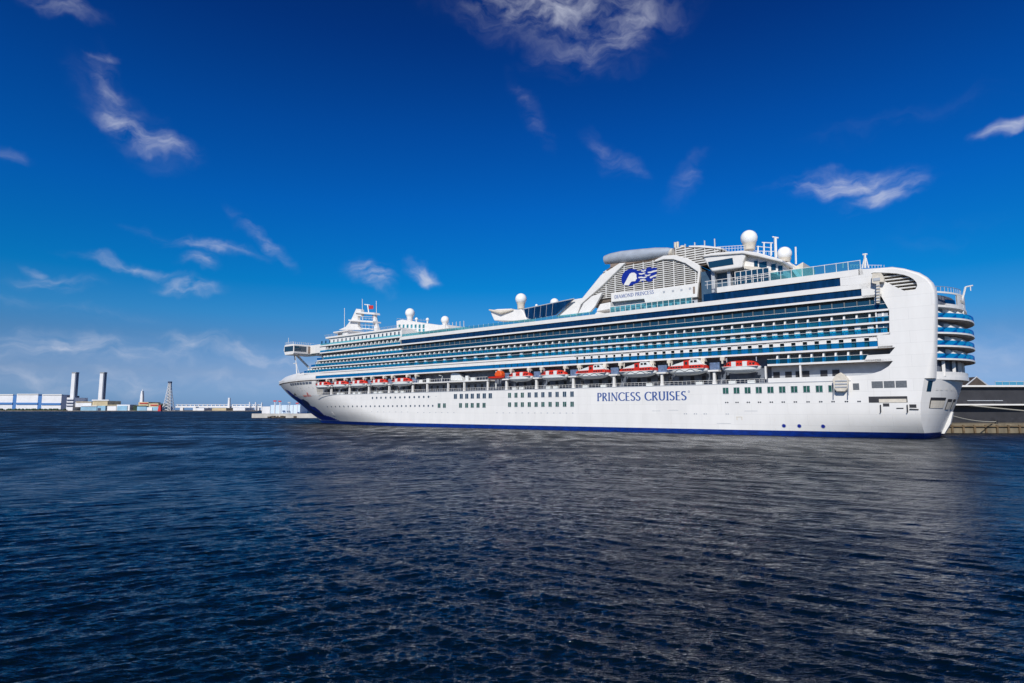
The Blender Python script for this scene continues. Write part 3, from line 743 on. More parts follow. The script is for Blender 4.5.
# ------------------------------------------------------------------ lettering
def ribbon(path, thick, thin):
    out = []; pts = path
    L, Rr = [], []
    for i, p in enumerate(pts):
        a = pts[max(0, i - 1)]; b = pts[min(len(pts) - 1, i + 1)]
        dx, dy = b[0] - a[0], b[1] - a[1]; l = math.hypot(dx, dy) or 1
        w = (thin + (thick - thin) * abs(dy) / l) / 2
        L.append((p[0] - dy / l * w, p[1] + dx / l * w)); Rr.append((p[0] + dy / l * w, p[1] - dx / l * w))
    for i in range(len(pts) - 1): out.append([L[i], L[i + 1], Rr[i + 1], Rr[i]])
    return out
def arc(cx, cy, rx, ry, a0, a1, n=12): return [(cx + rx * math.cos(R(a0 + (a1 - a0) * i / n)), cy + ry * math.sin(R(a0 + (a1 - a0) * i / n))) for i in range(n + 1)]
def sf(x, y): return [(x - .13, y), (x + .13, y)]
GL = {
 'P': (.56, [[(.14, 0), (.14, 1)], [(.14, .97), (.28, .97)] , arc(.26, .73, .24, .24, 90, -90), [(.26, .49), (.14, .49)], sf(.14, .02)], []),
 'R': (.66, [[(.14, 0), (.14, 1)], [(.14, .97), (.28, .97)], arc(.26, .74, .23, .23, 90, -90), [(.26, .51), (.14, .51)], [(.28, .5), (.60, .0)], sf(.14, .02)], []),
 'I': (.30, [[(.15, 0), (.15, 1)], sf(.15, .02), sf(.15, .98)], []),
 'N': (.82, [[(.14, 0), (.14, 1)], [(.12, 1), (.70, .0)], [(.70, 0), (.70, 1)], sf(.14, .02), sf(.70, .98)], [0, 2]),
 'C': (.74, [arc(.46, .5, .38, .48, 42, 318, 18)], []),
 'E': (.56, [[(.14, 0), (.14, 1)], [(.1, .97), (.50, .97)], [(.14, .5), (.44, .5)], [(.1, .03), (.52, .03)]], []),
 'S': (.54, [arc(.28, .74, .20, .23, 35, 200, 9) + [(.16, .6), (.40, .42)] + arc(.26, .26, .21, .24, 35, -155, 9)], []),
 'U': (.76, [[(.14, 1), (.14, .32)] + arc(.38, .32, .24, .30, 180, 360, 10) + [(.62, 1)], sf(.14, .98), sf(.62, .98)], []),
 'D': (.76, [[(.14, 0), (.14, 1)], [(.06, .97), (.30, .97)], arc(.30, .5, .38, .47, 90, -90, 14), [(.30, .03), (.06, .03)]], []),
 'A': (.74, [[(.06, 0), (.36, 1)], [(.36, 1), (.68, 0)], [(.18, .36), (.56, .36)]], [0]),
 'M': (.92, [[(.12, 0), (.18, 1)], [(.18, 1), (.45, .05)], [(.45, .05), (.74, 1)], [(.74, 1), (.82, 0)], sf(.12, .02), sf(.82, .02)], [0, 2]),
 'O': (.84, [arc(.42, .5, .36, .48, 0, 360, 24)], []),
 ' ': (.34, [], [])}
def lettering(name, text, s_left, s_right, z0, h, yfun, m, off=.05, thick=.15, thin=.06, parent=ship, shear=0):
    """text reads from bow-side (s_left, larger s) to stern-side; yfun(s,z) is the wall"""
    W = sum(GL[c][0] + .05 for c in text); L = s_left - s_right; k = L / W
    mb = MB(); x = 0
    for c in text:
        w, strokes, thinset = GL[c]
        for i, st in enumerate(strokes):
            tk = thick * .5 if i in thinset else thick
            for q in ribbon(st, tk, thin):
                v = []
                for (a, b) in q:
                    s = s_left - (x + a) * k; z = z0 + b * h; v.append((s, yfun(s, z) + off, z))
                v += [(a, b - .04, cc_) for a, b, cc_ in v]
                mb.add(v, [(0, 1, 2, 3), (4, 7, 6, 5), (0, 4, 5, 1), (2, 6, 7, 3), (1, 5, 6, 2), (3, 7, 4, 0)])
        x += w + .05
    return mb.build(name, m, parent)
lettering('hull_lettering', 'PRINCESS CRUISES', P(597, 395)[0], P(687, 395)[0], 9.25, 2.5, hb, TEXTB, thick=.17, thin=.07)
s_r = P(689, 392)[0]; mb = MB()
for i in range(12):
    a, b = 2 * math.pi * i / 12, 2 * math.pi * (i + 1) / 12
    mb.add([(s_r + r * math.cos(t), 18.05, 11.6 + r * math.sin(t)) for r, t in ((.28, a), (.28, b), (.18, b), (.18, a))], [(0, 1, 2, 3)])
mb.build('trademark_ring', TEXTB, ship)

# bow livery: wave pattern and emblem, conforming to the plating
def livery(name, poly_px, m, cell=.35, off=.05, yg=8):
    poly = []
    for (px, py) in poly_px:
        y = 8.0
        for _ in range(40):
            s, z = P(px, py, y); y = .5 * y + .5 * hb(s, max(z, -1.4))
        poly.append((s, z))
    xs = [p[0] for p in poly]; zs = [p[1] for p in poly]; mb = MB()
    def inside(x, z):
        c = False; n = len(poly)
        for i in range(n):
            (x1, z1), (x2, z2) = poly[i], poly[(i + 1) % n]
            if (z1 > z) != (z2 > z) and x < (x2 - x1) * (z - z1) / (z2 - z1) + x1: c = not c
        return c
    for x in np.arange(min(xs), max(xs), cell):
        for z in np.arange(max(1.5, min(zs)), max(zs), cell):
            if inside(x + cell / 2, z + cell / 2) and x + cell < stem(z) - .1:
                mb.add([(a, hb(a, b) + off, b) for a, b in ((x, z), (x + cell, z), (x + cell, z + cell), (x, z + cell))], [(0, 1, 2, 3)])
    if mb.v: return mb.build(name, m, ship)
livery('bow_wave_livery', [(285,389),(289,391),(295,396),(302,400),(307,402),(311,406),(315,407),(320,411),(324,415),(331,417),(338,420),(344,421.5),(330,421.5),(322,420),(312,414),(303,406),(296,400),(290,395)], LOGO)
livery('bow_emblem', [(301.5,399),(304,399.5),(308,402),(310,404.5),(309,406.5),(312,409),(318,412),(324,416),(320,416),(313,412),(305,406)], mat('livery_dark_blue', (.01, .02, .09), .4), off=.09)
sa, za = P(304, 397.3, 14)[0], 0
def yb(s, z): return hb(s, z)
def bow_pt(px, py):
    y = 12.0
    for _ in range(40):
        s, z = P(px, py, y); y = .5 * y + .5 * hb(s, z)
    return s, z
a = bow_pt(304, 397); b = bow_pt(311.5, 396.5)
lettering('bow_name', 'DIAMOND PRINCESS', a[0], b[0], a[1], .9, hb, REDM, off=.08)
mb = MB(); a = bow_pt(307.5, 393.8); hull_patch(mb, a[0] - .9, a[0] + .9, a[1] - .35, a[1] + .35, .08); hull_patch(mb, a[0] - .35, a[0] + .35, a[1] - .8, a[1] + .8, .09); mb.build('bow_crest', REDM, ship)
for px, py in [(293,386.5),(297,387),(300.5,388),(298,390.5),(302,390.7),(305,390.7),(309,387.5),(313,388)]:
    q = bow_pt(px, py); porthole(q[0], q[1], .28, GREY)
q = bow_pt(334, 415.5); mb = MB(); hull_patch(mb, q[0] - 1.2, q[0] + 1.2, q[1] - .1, q[1] + .3, .12, n=3); hull_patch(mb, q[0] - .9, q[0] + .3, q[1] + .3, q[1] + 1.5, .12, n=3); mb.build('thruster_mark', WHITE, ship)
q = bow_pt(295.5, 394); mb = MB(); mb.tube([(q[0], hb(*q) + .1, q[1] + 1), (q[0], hb(*q) + .5, q[1] - .5)], .35, 6); mb.tube([(q[0] - .8, hb(*q) + .35, q[1] - .5), (q[0] + .8, hb(*q) + .35, q[1] - .5)], .25, 6); mb.build('anchor', BLACK, ship)

# ------------------------------------------------------------------ forecastle
mb = MB(); q_ = np.linspace(0, 1, 26); rings = []
def fc_top(s): return float(np.interp(s, [243, 262, 285, 300, 308], [25.0, 24.8, 23.9, 22.9, 22.3]))
def fore_ring(zf, inset, ss0=243.0):
    r = []
    for t in q_:
        s = ss0 + (307.3 - ss0) * t; z = zf(s); y = max(.05, hb(min(s, 307.2), 21) - inset(s)); r.append((s, y, z))
    return r
near = [fore_ring(lambda s: 20.75, lambda s: .12), fore_ring(lambda s: 22.0, lambda s: -.1), fore_ring(fc_top, lambda s: 1.0), fore_ring(lambda s: fc_top(s) + .2, lambda s: 3.2)]
for sg in (1, -1): mb.loft([[(x, sg * y, z) for x, y, z in r] for r in near], closed=False)
rr_ = near[3]; mb.loft([[(x, y, z) for x, y, z in rr_], [(x, -y, z) for x, y, z in rr_]], closed=False)
rr_ = near[0]; mb.loft([[(x, y, z) for x, y, z in rr_], [(x, -y, z) for x, y, z in rr_]], closed=False)
fc = mb.build('forecastle', HULL, ship, smooth=True)
mb = MB(); mb.loft([[(s, y, z) for s, y, z in fore_ring(lambda s: 20.15, lambda s: .8)], [(s, y, z) for s, y, z in fore_ring(lambda s: 20.8, lambda s: .8)]], closed=False)
mb.loft([[(s, -y, z) for s, y, z in fore_ring(lambda s: 20.15, lambda s: .8)], [(s, -y, z) for s, y, z in fore_ring(lambda s: 20.8, lambda s: .8)]], closed=False)
mb.build('mooring_deck_slot', SOFFIT, ship)
mb = MB()
for i in range(8):
    s0 = 247 + i * 3.6; hull_patch(mb, s0, s0 + 3.0, 18.8, 20.0, .05)
mb.build('mooring_deck_opening', PROM, ship)
# foremast on the forecastle
fm = PSd(296, 371); p = P(297, 370, 6); t_ = P(295.5, 358, 6)
mb = MB(); mb.tube([(p[0], 6, p[1] - 2), (t_[0], 6, t_[1] + 1)], [.35, .12]); mb.tube([(p[0] - 2.2, 6, p[1] - 2), (t_[0] - 1, 6, t_[1] - 3)], .1)
mb.box(t_[0] - .8, t_[0] + .8, 5.3, 6.7, t_[1] - 3, t_[1] - 2.7); mb.build('foremast', WHITE, ship)

# ------------------------------------------------------------------ bridge wings
for sg in (1, -1):
    yo = 26.0
    s0w, s1w = 250.0, 257.0
    mb = MB()
    z0, z1 = P(292, 354.5, 26)[1], P(292, 344.0, 26)[1]
    pr = [(s0w - .6, z0 + .6), (s0w, z0), (s1w, z0), (s1w + 1.4, z0 + 2.4), (s1w + .8, z1 - .35), (s1w - .2, z1), (s0w, z1), (s0w - .6, z1 - .5)]
    mb.prism(pr, 'y', sg * 14, sg * yo)
    bw = mb.build('bridge_wing', WHITE, ship, bevel=.2)
    mb = MB(); mb.box(s0w - .2, s1w + .4, sg * yo - .02 * sg, sg * (yo + .06), z0 + 1.6, z1 - .9)
    mb.box(s0w - .68, s0w - .55, sg * (yo - 6.6), sg * (yo - .3), z0 + 1.6, z1 - .9)
    mb.build('bridge_window', GLASSD, bw)
    mb = MB(); mb.box(s0w - .70, s0w - .58, sg * (yo - 8.6), sg * (yo - 7.6), z0 + 1.0, z1 - .7); mb.build('wing_door', SOFFIT, bw)
    mb = MB()
    for i in range(9):
        a = s0w + i * .9; mb.box(a, a + .06, sg * (yo - .2), sg * (yo - .1), z1, z1 + 1.0)
    for i in range(10): mb.box(s0w - .1, s0w, sg * (yo - .2 - i), sg * (yo - .28 - i), z1, z1 + 1.0)
    mb.box(s0w, s1w, sg * (yo - .2), sg * (yo - .1), z1 + 1, z1 + 1.06); mb.box(s0w - .1, s0w, sg * 15, sg * (yo - .1), z1 + 1, z1 + 1.06)
    mb.tube([(s1w - 1, sg * (yo - 1), z1), (s1w - 1, sg * (yo - 1), z1 + 3.4)], .1)
    mb.build('wing_railing', WHITE, bw)
    a_ = (253.5, sg * 22.0, z0 + .2); b_ = (253.0, sg * 15.4, 27.0)
    mb = MB(); mb.tube([a_, b_], .55, 8); mb.tube([(253.5, sg * 23.0, z0 + .2), (254.5, sg * 22.0, z0 - 2.2)], .3, 6); mb.build('wing_brace', WHITE, bw)
core('bridge_front', 236, 255.5, 33.4, 37.4, .5, WHITE, 3)

# ------------------------------------------------------------------ masts, radomes and deck houses on top
def poly_part(name, px, yplane, y0, y1, m, parent=ship, bevel=0):
    mb = MB(); mb.prism(PP(px, yplane), 'y', y0, y1); return mb.build(name, m, parent, bevel=bevel)
mast = empty('radar_mast', (0, 0, 0), 0, ship)
mast_ = []
def mp_(name, px, y0, y1, m=WHITE): return poly_part(name, px, 0, y0, y1, m, mast)
mp_('mast_leg', [(340, 330), (347, 327), (352.5, 320), (357, 310), (359.2, 310), (359, 320), (359.2, 327), (362, 330)], -.8, .8)
mp_('mast_leg', [(374, 313), (376, 313), (376.5, 320), (379, 330), (375.5, 331), (374, 322)], -.6, .6)
mp_('mast_platform', [(352.5, 320), (377, 321.5), (377, 323), (352.5, 321.4)], -2.4, 2.4)
mp_('mast_platform', [(357.5, 312), (377, 313), (377.5, 315), (358, 313.4)], -1.6, 1.6)
mp_('mast_house', [(357.5, 309), (362.5, 309.5), (362.5, 316.5), (357.5, 316)], -.9, .9)
mb = MB()
def pole(px0, py0, px1, py1, y, r=.12):
    a, b = P(px0, py0, y), P(px1, py1, y); mb.tube([(a[0], y, a[1]), (b[0], y, b[1])], r, 5)
pole(344.5, 331, 344.5, 308, 0, .14); pole(362.5, 320, 362.3, 299, 0, .14); pole(376.5, 320, 376.3, 301, 0, .14); pole(369, 314, 367.5, 304.5, 0, .3); pole(364.5, 304.5, 370, 305.2, 0, .25)
pole(364, 324, 372, 326, 0, .1); pole(362, 328.5, 375, 329.5, 0, .3)
for px in range(354, 377, 3): pole(px, 320, px, 317.5, 2.3, .05)
pole(354, 317.5, 376, 318.8, 2.3, .06)
for px in (362, 365.5, 369, 372.5): pole(px, 320.5, px, 329, 1.0, .07)
pole(359, 325, 375, 325.6, 1.0, .07); pole(361, 316.5, 374, 316.8, .8, .08)
mb.build('mast_aerial', WHITE, mast)
mb = MB(); a, b = P(369, 306, 0), P(374, 305, 0); 
g_ = [[(a[0] + (b[0] - a[0]) * i / 8, .5 * math.sin(i * .9), z) for i in range(9)] for z in (P(370, 309.2, 0)[1], P(370, 305.6, 0)[1])]
mb.loft(g_, closed=False); fl = mb.build('flag', REDF); fl.location = (float(ORI[0]), float(ORI[1]), 0); fl.rotation_euler = (0, 0, ANG)
tag(fl, 'small red flag flying high on the radar mast', 'flag', 'flags on the radar mast')
mb = MB(); a, b = P(372.6, 314.5, 0), P(375.6, 314.5, 0)
g_ = [[(a[0] + (b[0] - a[0]) * i / 5, .4 * math.sin(i * 1.2), z) for i in range(6)] for z in (P(373, 318.2, 0)[1], P(373, 314.4, 0)[1])]
mb.loft(g_, closed=False); fl = mb.build('flag', REDF); fl.location = (float(ORI[0]), float(ORI[1]), 0); fl.rotation_euler = (0, 0, ANG)
tag(fl, 'lower dark red flag hanging beside the aft leg of the radar mast', 'flag', 'flags on the radar mast')

def radome(px, py, rpx, y, base_py, ped=.55):
    s, z = P(px, py, y); s2, z2 = P(px + rpx, py, y); r = abs(s2 - s) * .78
    # radius from vertical scale
    r = .93 * abs(P(px, py - rpx, y)[1] - z); zb = P(px, base_py, y)[1]
    root = empty('radome', (s, y, z), 0, ship)
    mb = MB(); mb.ball((0, 0, 0), r, n=28); mb.build('dome', RADOME, root, smooth=True)
    mb = MB(); mb.lathe((0, 0, 0), [(r * ped * 1.5, -r * .72), (r * ped * 1.25, -r * 1.05), (r * ped * 1.2, zb - z)], 20); mb.build('pedestal', CREAM if ped > .5 else WHITE, root, smooth=True)
radome(410, 313, 5.0, 0, 321, .5)
radome(445, 320, 4.3, 6, 325, .5)
radome(521, 299, 6.0, 6, 309, .52)
radome(554.5, 302.6, 4.6, 4, 308, .6)
radome(427.5, 319.5, 1.8, 0, 324, .4)
radome(416.5, 319, 1.6, 2, 323, .4)
radome(536.5, 305.5, 1.5, 4, 308, .4)
radome(749, 238.2, 8.5, 4, 250, .55)
radome(784.5, 253.7, 7.3, 4, 262, .6)
poly_part('forward_deckhouse', [(396.5, 321), (402, 319.5), (426, 323.5), (440, 325), (446, 324.5), (449, 328), (424, 331.5), (397, 333.5)], 8, -8, 8, WHITE)
mb = MB()
for px in range(399, 424, 4):
    a = P(px, 325, 8.1); mb.box(a[0] - .9, a[0] + .3, 8.0, 8.06, a[1] - 1.3, a[1] + .2)
for px in range(399, 424, 4):
    a = P(px, 329.5, 8.1); mb.box(a[0] - .9, a[0] + .3, 8.0, 8.06, a[1] - .9, a[1] + .3)
build_split(mb, 'deckhouse_window', RAILT, ship)
mb = MB(); 
for px in range(397, 428, 3): pole(px, 321.5, px, 318.5, 8, .05)
pole(397, 318.5, 427, 320.5, 8, .06)
mb.build('deckhouse_railing', GREY, ship)
# scoop-shaped pool structure
poly_part('pool_slide_housing', [(494, 320.5), (491.5, 315), (490, 310.5), (497, 309), (511, 308.5), (513, 310), (521, 309), (523.5, 312), (527, 320), (512, 321)], 8, 3, 8, WHITE, bevel=.3)
mb = MB(); a = [P(488.5, 309.8, 9), P(500, 312.3, 9), P(512, 309.5, 9)]
mb.tube([(a[0][0], 8.6, a[0][1]), (a[1][0], 8.8, a[1][1]), (a[2][0], 8.4, a[2][1])], [.25, .7, .3], 8); mb.build('housing_brim', CREAM, ship)

# funnel casing and surroundings
YF = 10.0
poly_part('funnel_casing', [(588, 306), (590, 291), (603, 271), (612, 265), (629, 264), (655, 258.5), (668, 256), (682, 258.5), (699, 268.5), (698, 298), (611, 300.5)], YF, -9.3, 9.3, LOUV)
lp = PP([(593, 301), (592, 291), (604, 270.5), (628, 264.5), (642, 262), (655, 259.5), (664, 257.5), (674, 257), (684, 259), (698, 269), (698.5, 283), (650, 290.5), (608, 297.5)], YF)
mb = MB()
def clip_x(poly, z):
    xs = []
    for i in range(len(poly)):
        a, b = poly[i], poly[(i + 1) % len(poly)]
        if (a[1] - z) * (b[1] - z) < 0: xs.append(a[0] + (b[0] - a[0]) * (z - a[1]) / (b[1] - a[1]))
    return (min(xs), max(xs)) if len(xs) >= 2 else None
for z in np.arange(42.9, 53.6, .62):
    c = clip_x(lp, z)
    if c: mb.box(c[0], c[1], 9.35, 9.85, z - .11, z + .11)
for s in np.arange(58, 90, 3.4):
    zsx = []
    for i in range(len(lp)):
        a, b = lp[i], lp[(i + 1) % len(lp)]
        if (a[0] - s) * (b[0] - s) < 0: zsx.append(a[1] + (b[1] - a[1]) * (s - a[0]) / (b[0] - a[0]))
    if len(zsx) >= 2: mb.box(s - .12, s + .12, 9.5, 9.92, min(zsx), max(zsx))
mb.build('funnel_louvre', SLAT, ship)
poly_part('funnel_fairing', [(556, 317), (565, 308.5), (573.4, 299.8), (583, 298.2), (601.6, 275.3), (620.3, 263.4), (626.5, 263), (603, 286), (581.5, 305), (578, 315)], YF, 8.2, 10.6, WHITE, bevel=.25)
poly_part('funnel_fairing', [(556, 317), (565, 308.5), (573.4, 299.8), (583, 298.2), (601.6, 275.3), (620.3, 263.4), (626.5, 263), (603, 286), (581.5, 305), (578, 315)], YF, -10.6, -8.2, WHITE, bevel=.25)
poly_part('fairing_wedge', [(580.5, 314.5), (586, 304), (594, 297), (605, 293), (597.5, 307), (592, 313)], YF, 10.6, 11.6, WHITE, bevel=.15)
poly_part('funnel_arch', [(655, 260.5), (664, 256), (675, 255.2), (688, 258.5), (700, 265.5), (701, 271), (699.5, 283), (697.5, 283), (698.5, 272), (686, 263.5), (674, 259.5), (664, 259.5), (656, 262)], YF, 9.3, 10.5, WHITE, bevel=.12)
nb = poly_part('name_band', [(611, 293.2), (660, 288.3), (698.5, 282.6), (697, 297), (672, 299.5), (645, 302.5), (644, 298.8), (611, 302)], 11, 10.0, 11, WHITE, bevel=.12)
a0 = P(614.5, 297, 11); a1 = P(654, 293, 11)
lettering('name_lettering', 'DIAMOND PRINCESS', a0[0], a1[0], 41.93, 1.12, lambda s, z: 11.0, TEXTB, off=.04, thick=.15, thin=.06, parent=nb)
for px, py in ((664, 292), (673, 291), (681.5, 290), (690, 288.5)):
    s, z = P(px, py, 11); mb = MB(); mb.box(s - .35, s + .35, 10.98, 11.05, z - .3, z + .3); mb.build('porthole', GREY, nb)
s, z = P(694, 290, 11); mb = MB(); mb.box(s - .3, s + .3, 10.98, 11.06, z - 1.1, z + 1.0); mb.build('band_door', SOFFIT, nb)
# structure under the name band
poly_part('under_band_house', [(611, 302), (645, 299), (697, 295), (697, 299), (650, 304.5), (611, 309)], 9.5, -9, 9.4, GREY)
mb = MB(); side_strip(mb, 57, 84, 36.35, 38.6, 3.0, .08, both=True); mb.build('deck_screen', RAILT, ship)
mb = MB()
for s in np.arange(57, 84.1, 1.8): mb.box(s, s + .12, 14.98, 15.1, 36.35, 38.75)
mb.box(57, 84, 14.98, 15.1, 38.6, 38.75); mb.box(57, 84, 11.0, 11.4, 36.4, 38.4, 1)
for s in np.arange(58, 84, 2.7): mb.box(s, s + 1.5, 11.4, 11.45, 36.6, 38.2, 2)
mb.build('screen_frame', [WHITE, GREY, GLASSD], ship)
poly_part('deck_storage', [(596, 311.5), (600, 304), (610, 302), (610.5, 309)], 12, 6, 12, WHITE, bevel=.2)
# emblem
def emblem(name, px, m, y0, y1): return poly_part(name, px, 10, y0, y1, m)
def zp(pts): return [(590 + a / 7.877, 240 + b / 7.877) for a, b in pts]
em = emblem('emblem', zp([(262,350),(250,330),(248,300),(257,270),(275,248),(300,232),(330,226),(360,232),(385,248),(402,238),(415,228),(440,232),(450,218),(470,213),(490,222),(505,216),(530,222),(520,240),(527,262),(512,275),(520,300),(498,302),(485,325),(462,330),(440,318),(415,330),(395,318),(378,335),(350,345),(335,356),(305,362),(280,358)]), LOGO, 9.9, 10.02)
mb = MB(); mb.prism(PP(zp([(266,354),(285,320),(312,268),(328,258),(350,257),(366,270),(366,290),(371,305),(362,312),(358,324),(330,326),(318,338),(306,358)]), 10), 'y', 10.0, 10.07); mb.build('emblem_face', WHITE, em)
mb = MB()
for pts in ([(384,262),(410,262),(425,256),(440,258),(425,268),(405,274),(388,272)], [(380,292),(405,288),(425,292),(443,286),(452,290),(430,302),(400,300),(385,302)], [(430,272),(455,276),(470,270),(480,274),(460,284),(436,282)], [(455,252),(480,248),(500,240),(531,236),(531,246),(500,254),(478,262),(456,260)], [(470,292),(490,284),(526,270),(526,284),(500,292),(478,304)], [(405,238),(425,240),(440,234),(440,244),(422,250),(404,248)], [(395,312),(420,308),(440,312),(440,322),(415,320),(396,322)]):
    mb.prism(PP(zp(pts), 10), 'y', 10.0, 10.07)
mb.build('emblem_waves', SLAT, em)
# jet-engine-like pod on the funnel
for sg in (1, -1):
    ax = [P(605.5, 260.0, 9), P(611, 258.7, 9), P(622, 257, 9), (P(640, 255.2, 9)), P(656, 253.2, 9), P(668, 251.8, 9), P(672.5, 251.5, 9)]
    rad = [1.45, 1.75, 1.95, 1.95, 1.75, 1.3, .95]
    mb = MB(); mb.tube([(a[0], sg * 9, a[1]) for a in ax], rad, 24); 
    o = mb.build('funnel_pod', POD, ship, smooth=True)
    mb = MB(); mb.tube([(ax[0][0] + .05, sg * 9, ax[0][1]), (ax[0][0] - .3, sg * 9, ax[0][1])], 1.2, 20); mb.build('pod_intake', BLACK, o)
    mb = MB(); mb.tube([(ax[-1][0] - .2, sg * 9, ax[-1][1] - .1), (ax[-1][0] + 1.0, sg * 9, ax[-1][1] - .1)], 1.1, 16); mb.build('pod_ring', CREAM, o)
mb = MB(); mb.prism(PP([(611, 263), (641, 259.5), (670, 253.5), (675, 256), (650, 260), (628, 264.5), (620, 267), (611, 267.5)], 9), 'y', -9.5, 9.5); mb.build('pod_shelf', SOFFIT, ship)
# aft funnel block with louvres and exhaust stacks
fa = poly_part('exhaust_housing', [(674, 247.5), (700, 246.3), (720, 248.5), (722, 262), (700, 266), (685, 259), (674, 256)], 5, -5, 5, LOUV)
mb = MB(); fp = PP([(676, 248), (700, 247), (719, 249), (721, 262), (700, 265), (685, 259), (676, 256)], 5)
for z in np.arange(50.6, 57.6, .72):
    c = clip_x(fp, z)
    if c: mb.box(c[0], c[1], 5.02, 5.5, z - .17, z + .17)
for s in np.arange(53.5, 66, 3.1): mb.box(s, s + .2, 5.1, 5.6, 51.8, 57.2)
mb.build('exhaust_louvre', SLAT, ship)
mb = MB()
for px, yy, tt, rr in ((675.2, 4, 242.5, .42), (677.6, 3, 242.0, .42), (682.5, 3, 246, .8)):
    a = P(px, tt, yy); b = P(px, 256, yy); mb.lathe((a[0], yy, b[1]), [(rr, 0), (rr, a[1] - b[1])], 12)
build_split(mb, 'exhaust_pipe', CREAM, ship)
poly_part('exhaust_roof', [(690, 246.2), (704, 245.9), (722, 248), (722, 249.3), (700, 247.8), (690, 247.6)], 5, -5.4, 5.8, WHITE)
mb = MB()
for px in range(717, 746, 3): pole(px, 252, px, 247 - (px - 717) * .06, 8, .06)
pole(717, 247, 745, 245.3, 8, .08); pole(717, 249.2, 745, 247.8, 8, .06)
for px in (764, 771, 758, 752): pole(px, 256, px, 242.5 if px > 760 else 246, 2, .22)
pole(752, 246, 772, 247.8, 2, .1); pole(762, 242.5, 773, 243, 2, .14); pole(752, 251, 776, 251.5, 2, .1)
pole(776, 258, 775.4, 238, 2, .38); pole(772.5, 236.9, 778.5, 238, 2, .2)
pole(796, 264, 795.6, 247, 2, .24)
for px in range(745, 775, 3): pole(px, 255, px, 251, 9, .05)
build_split(mb, 'aft_rigging', WHITE, ship)
# night-club pod and its terrace
club = poly_part('club_pod', [(703, 257.5), (711, 254.5), (742, 251.5), (746, 255), (743, 262), (742, 267.5), (712, 271.5), (709, 268)], 16.5, -16.5, 16.5, WHITE, bevel=.35)
poly_part('club_window', [(708, 262), (732.5, 257.8), (733.5, 264.3), (709.5, 268)], 16.55, 16.35, 16.6, GLASSD, club)
poly_part('club_roof', [(701.5, 257.7), (711, 253.4), (743, 250.8), (757, 252.5), (783, 260), (783, 262.8), (757, 256.5), (743, 253.8), (711, 256.3)], 16.5, -17, 17, WHITE, club, bevel=.2)
poly_part('aft_deckhouse', [(743, 254), (757, 256), (781, 262.5), (783, 275), (745, 276)], 15, -15, 15, WHITE)
mb = MB()
for (x0, x1, y0, y1) in ((754, 758, 261, 267), (759, 767, 262.5, 268), (771, 776, 264.5, 270), (778, 783, 266, 274), (740.5, 743, 258, 264)):
    a, b = P(x0, y0, 15), P(x1, y1, 15); mb.box(b[0], a[0], 15.0, 15.08, b[1], a[1])
build_split(mb, 'deckhouse_window', GLASSD, ship)
poly_part('terrace_canopy', [(744, 266), (758, 267), (776, 272), (776, 274), (757, 270.5), (746, 269)], 16.2, 13, 16.4, CREAM)
poly_part('radome_base_house', [(779, 262), (790, 262.5), (796, 266), (803, 262), (803, 276), (783, 276)], 6, -6, 6, CREAM, bevel=.1)
mb = MB(); a, b = P(790, 262, 7), P(802, 277, 7); mb.prism([(a[0], a[1]), (b[0], b[1]), (b[0] + 1, b[1]), (a[0] + 1, a[1])], 'y', 6.2, 7.6); mb.build('outside_stair', SLAT, ship)
for (x0, x1) in ((711, 715), (727, 731)):
    a, b = P(x0, 270, 15), P(x1, 289, 15); mb = MB(); mb.box(b[0], a[0], 12, 15, 39.0, a[1] + .4); mb.build('club_support', GREY, ship)
mb = MB(); a, b = P(703, 275, 14), P(742, 275, 14); mb.box(b[0], a[0] + 1, -13, 13, 36.4, 46); mb.build('club_base', mat('blue_grey_wall', (.05, .10, .16), .4, noise=.3, nscale=.5), ship)
mb = MB(); a, b = P(735, 275, 16.6), P(769, 275, 16.6); mb.box(b[0], a[0], 16.3, 16.5, 39.9, 43.6); mb.build('terrace_glazing', GLASSD, ship)
mb = MB()
for s in np.linspace(b[0], a[0], 7): mb.box(s - .08, s + .08, 16.5, 16.62, 39.9, 43.8)
for z in (41.8, 43.7): mb.box(b[0], a[0], 16.5, 16.6, z, z + .12)
mb.build('terrace_frame', WHITE, ship)
# mast at the stern roof
mb = MB(); pole(865, 268, 865, 253.5, 10, .25); pole(862.6, 254.6, 867.4, 254.2, 10, .2); pole(868.5, 268, 866, 258, 10, .14); pole(862, 268, 864.5, 258, 10, .14)
for px in (843, 848): pole(px, 268, px, 262.5, 16, .12)
for px in range(851, 885, 3): pole(px, 268, px, 265, 12, .05)
pole(850, 265, 882, 265.3, 12, .06)
mb.build('aft_mast', WHITE, ship)
# cleaning gantry hanging at the stern quarter
poly_part('gantry', [(872.5, 273.5), (881, 273), (884, 277), (884, 282), (879.5, 282), (879.5, 303), (876.5, 303), (876.5, 284), (872, 283)], 19.2, 18.4, 19.4, CREAM)
mb = MB()
for py in range(285, 303, 3):
    a = P(876, py, 19.6); b = P(880, py, 19.6); mb.box(b[0], a[0], 19.45, 19.6, a[1] - .25, a[1])
mb.box(P(880, 280, 19.6)[0], P(873, 280, 19.6)[0], 19.42, 19.5, 36.3, 37.0)
mb.build('gantry_step', GREY, ship)
# glazed corner cabins beside the wing
for z0 in (24.3, 26.9, 29.8):
    mb = MB(); mb.box(8.6, 10.7, 17.1, 17.35, z0 + (1.0 if z0 < 29 else 0), z0 + 2.1); mb.build('corner_panel', GREY if z0 == 26.9 else GLASSD, ship)
mb = MB(); mb.box(10.8, 11.1, 17.2, 17.7, 24.3, 32.86); mb.build('corner_pillar', WHITE, ship)
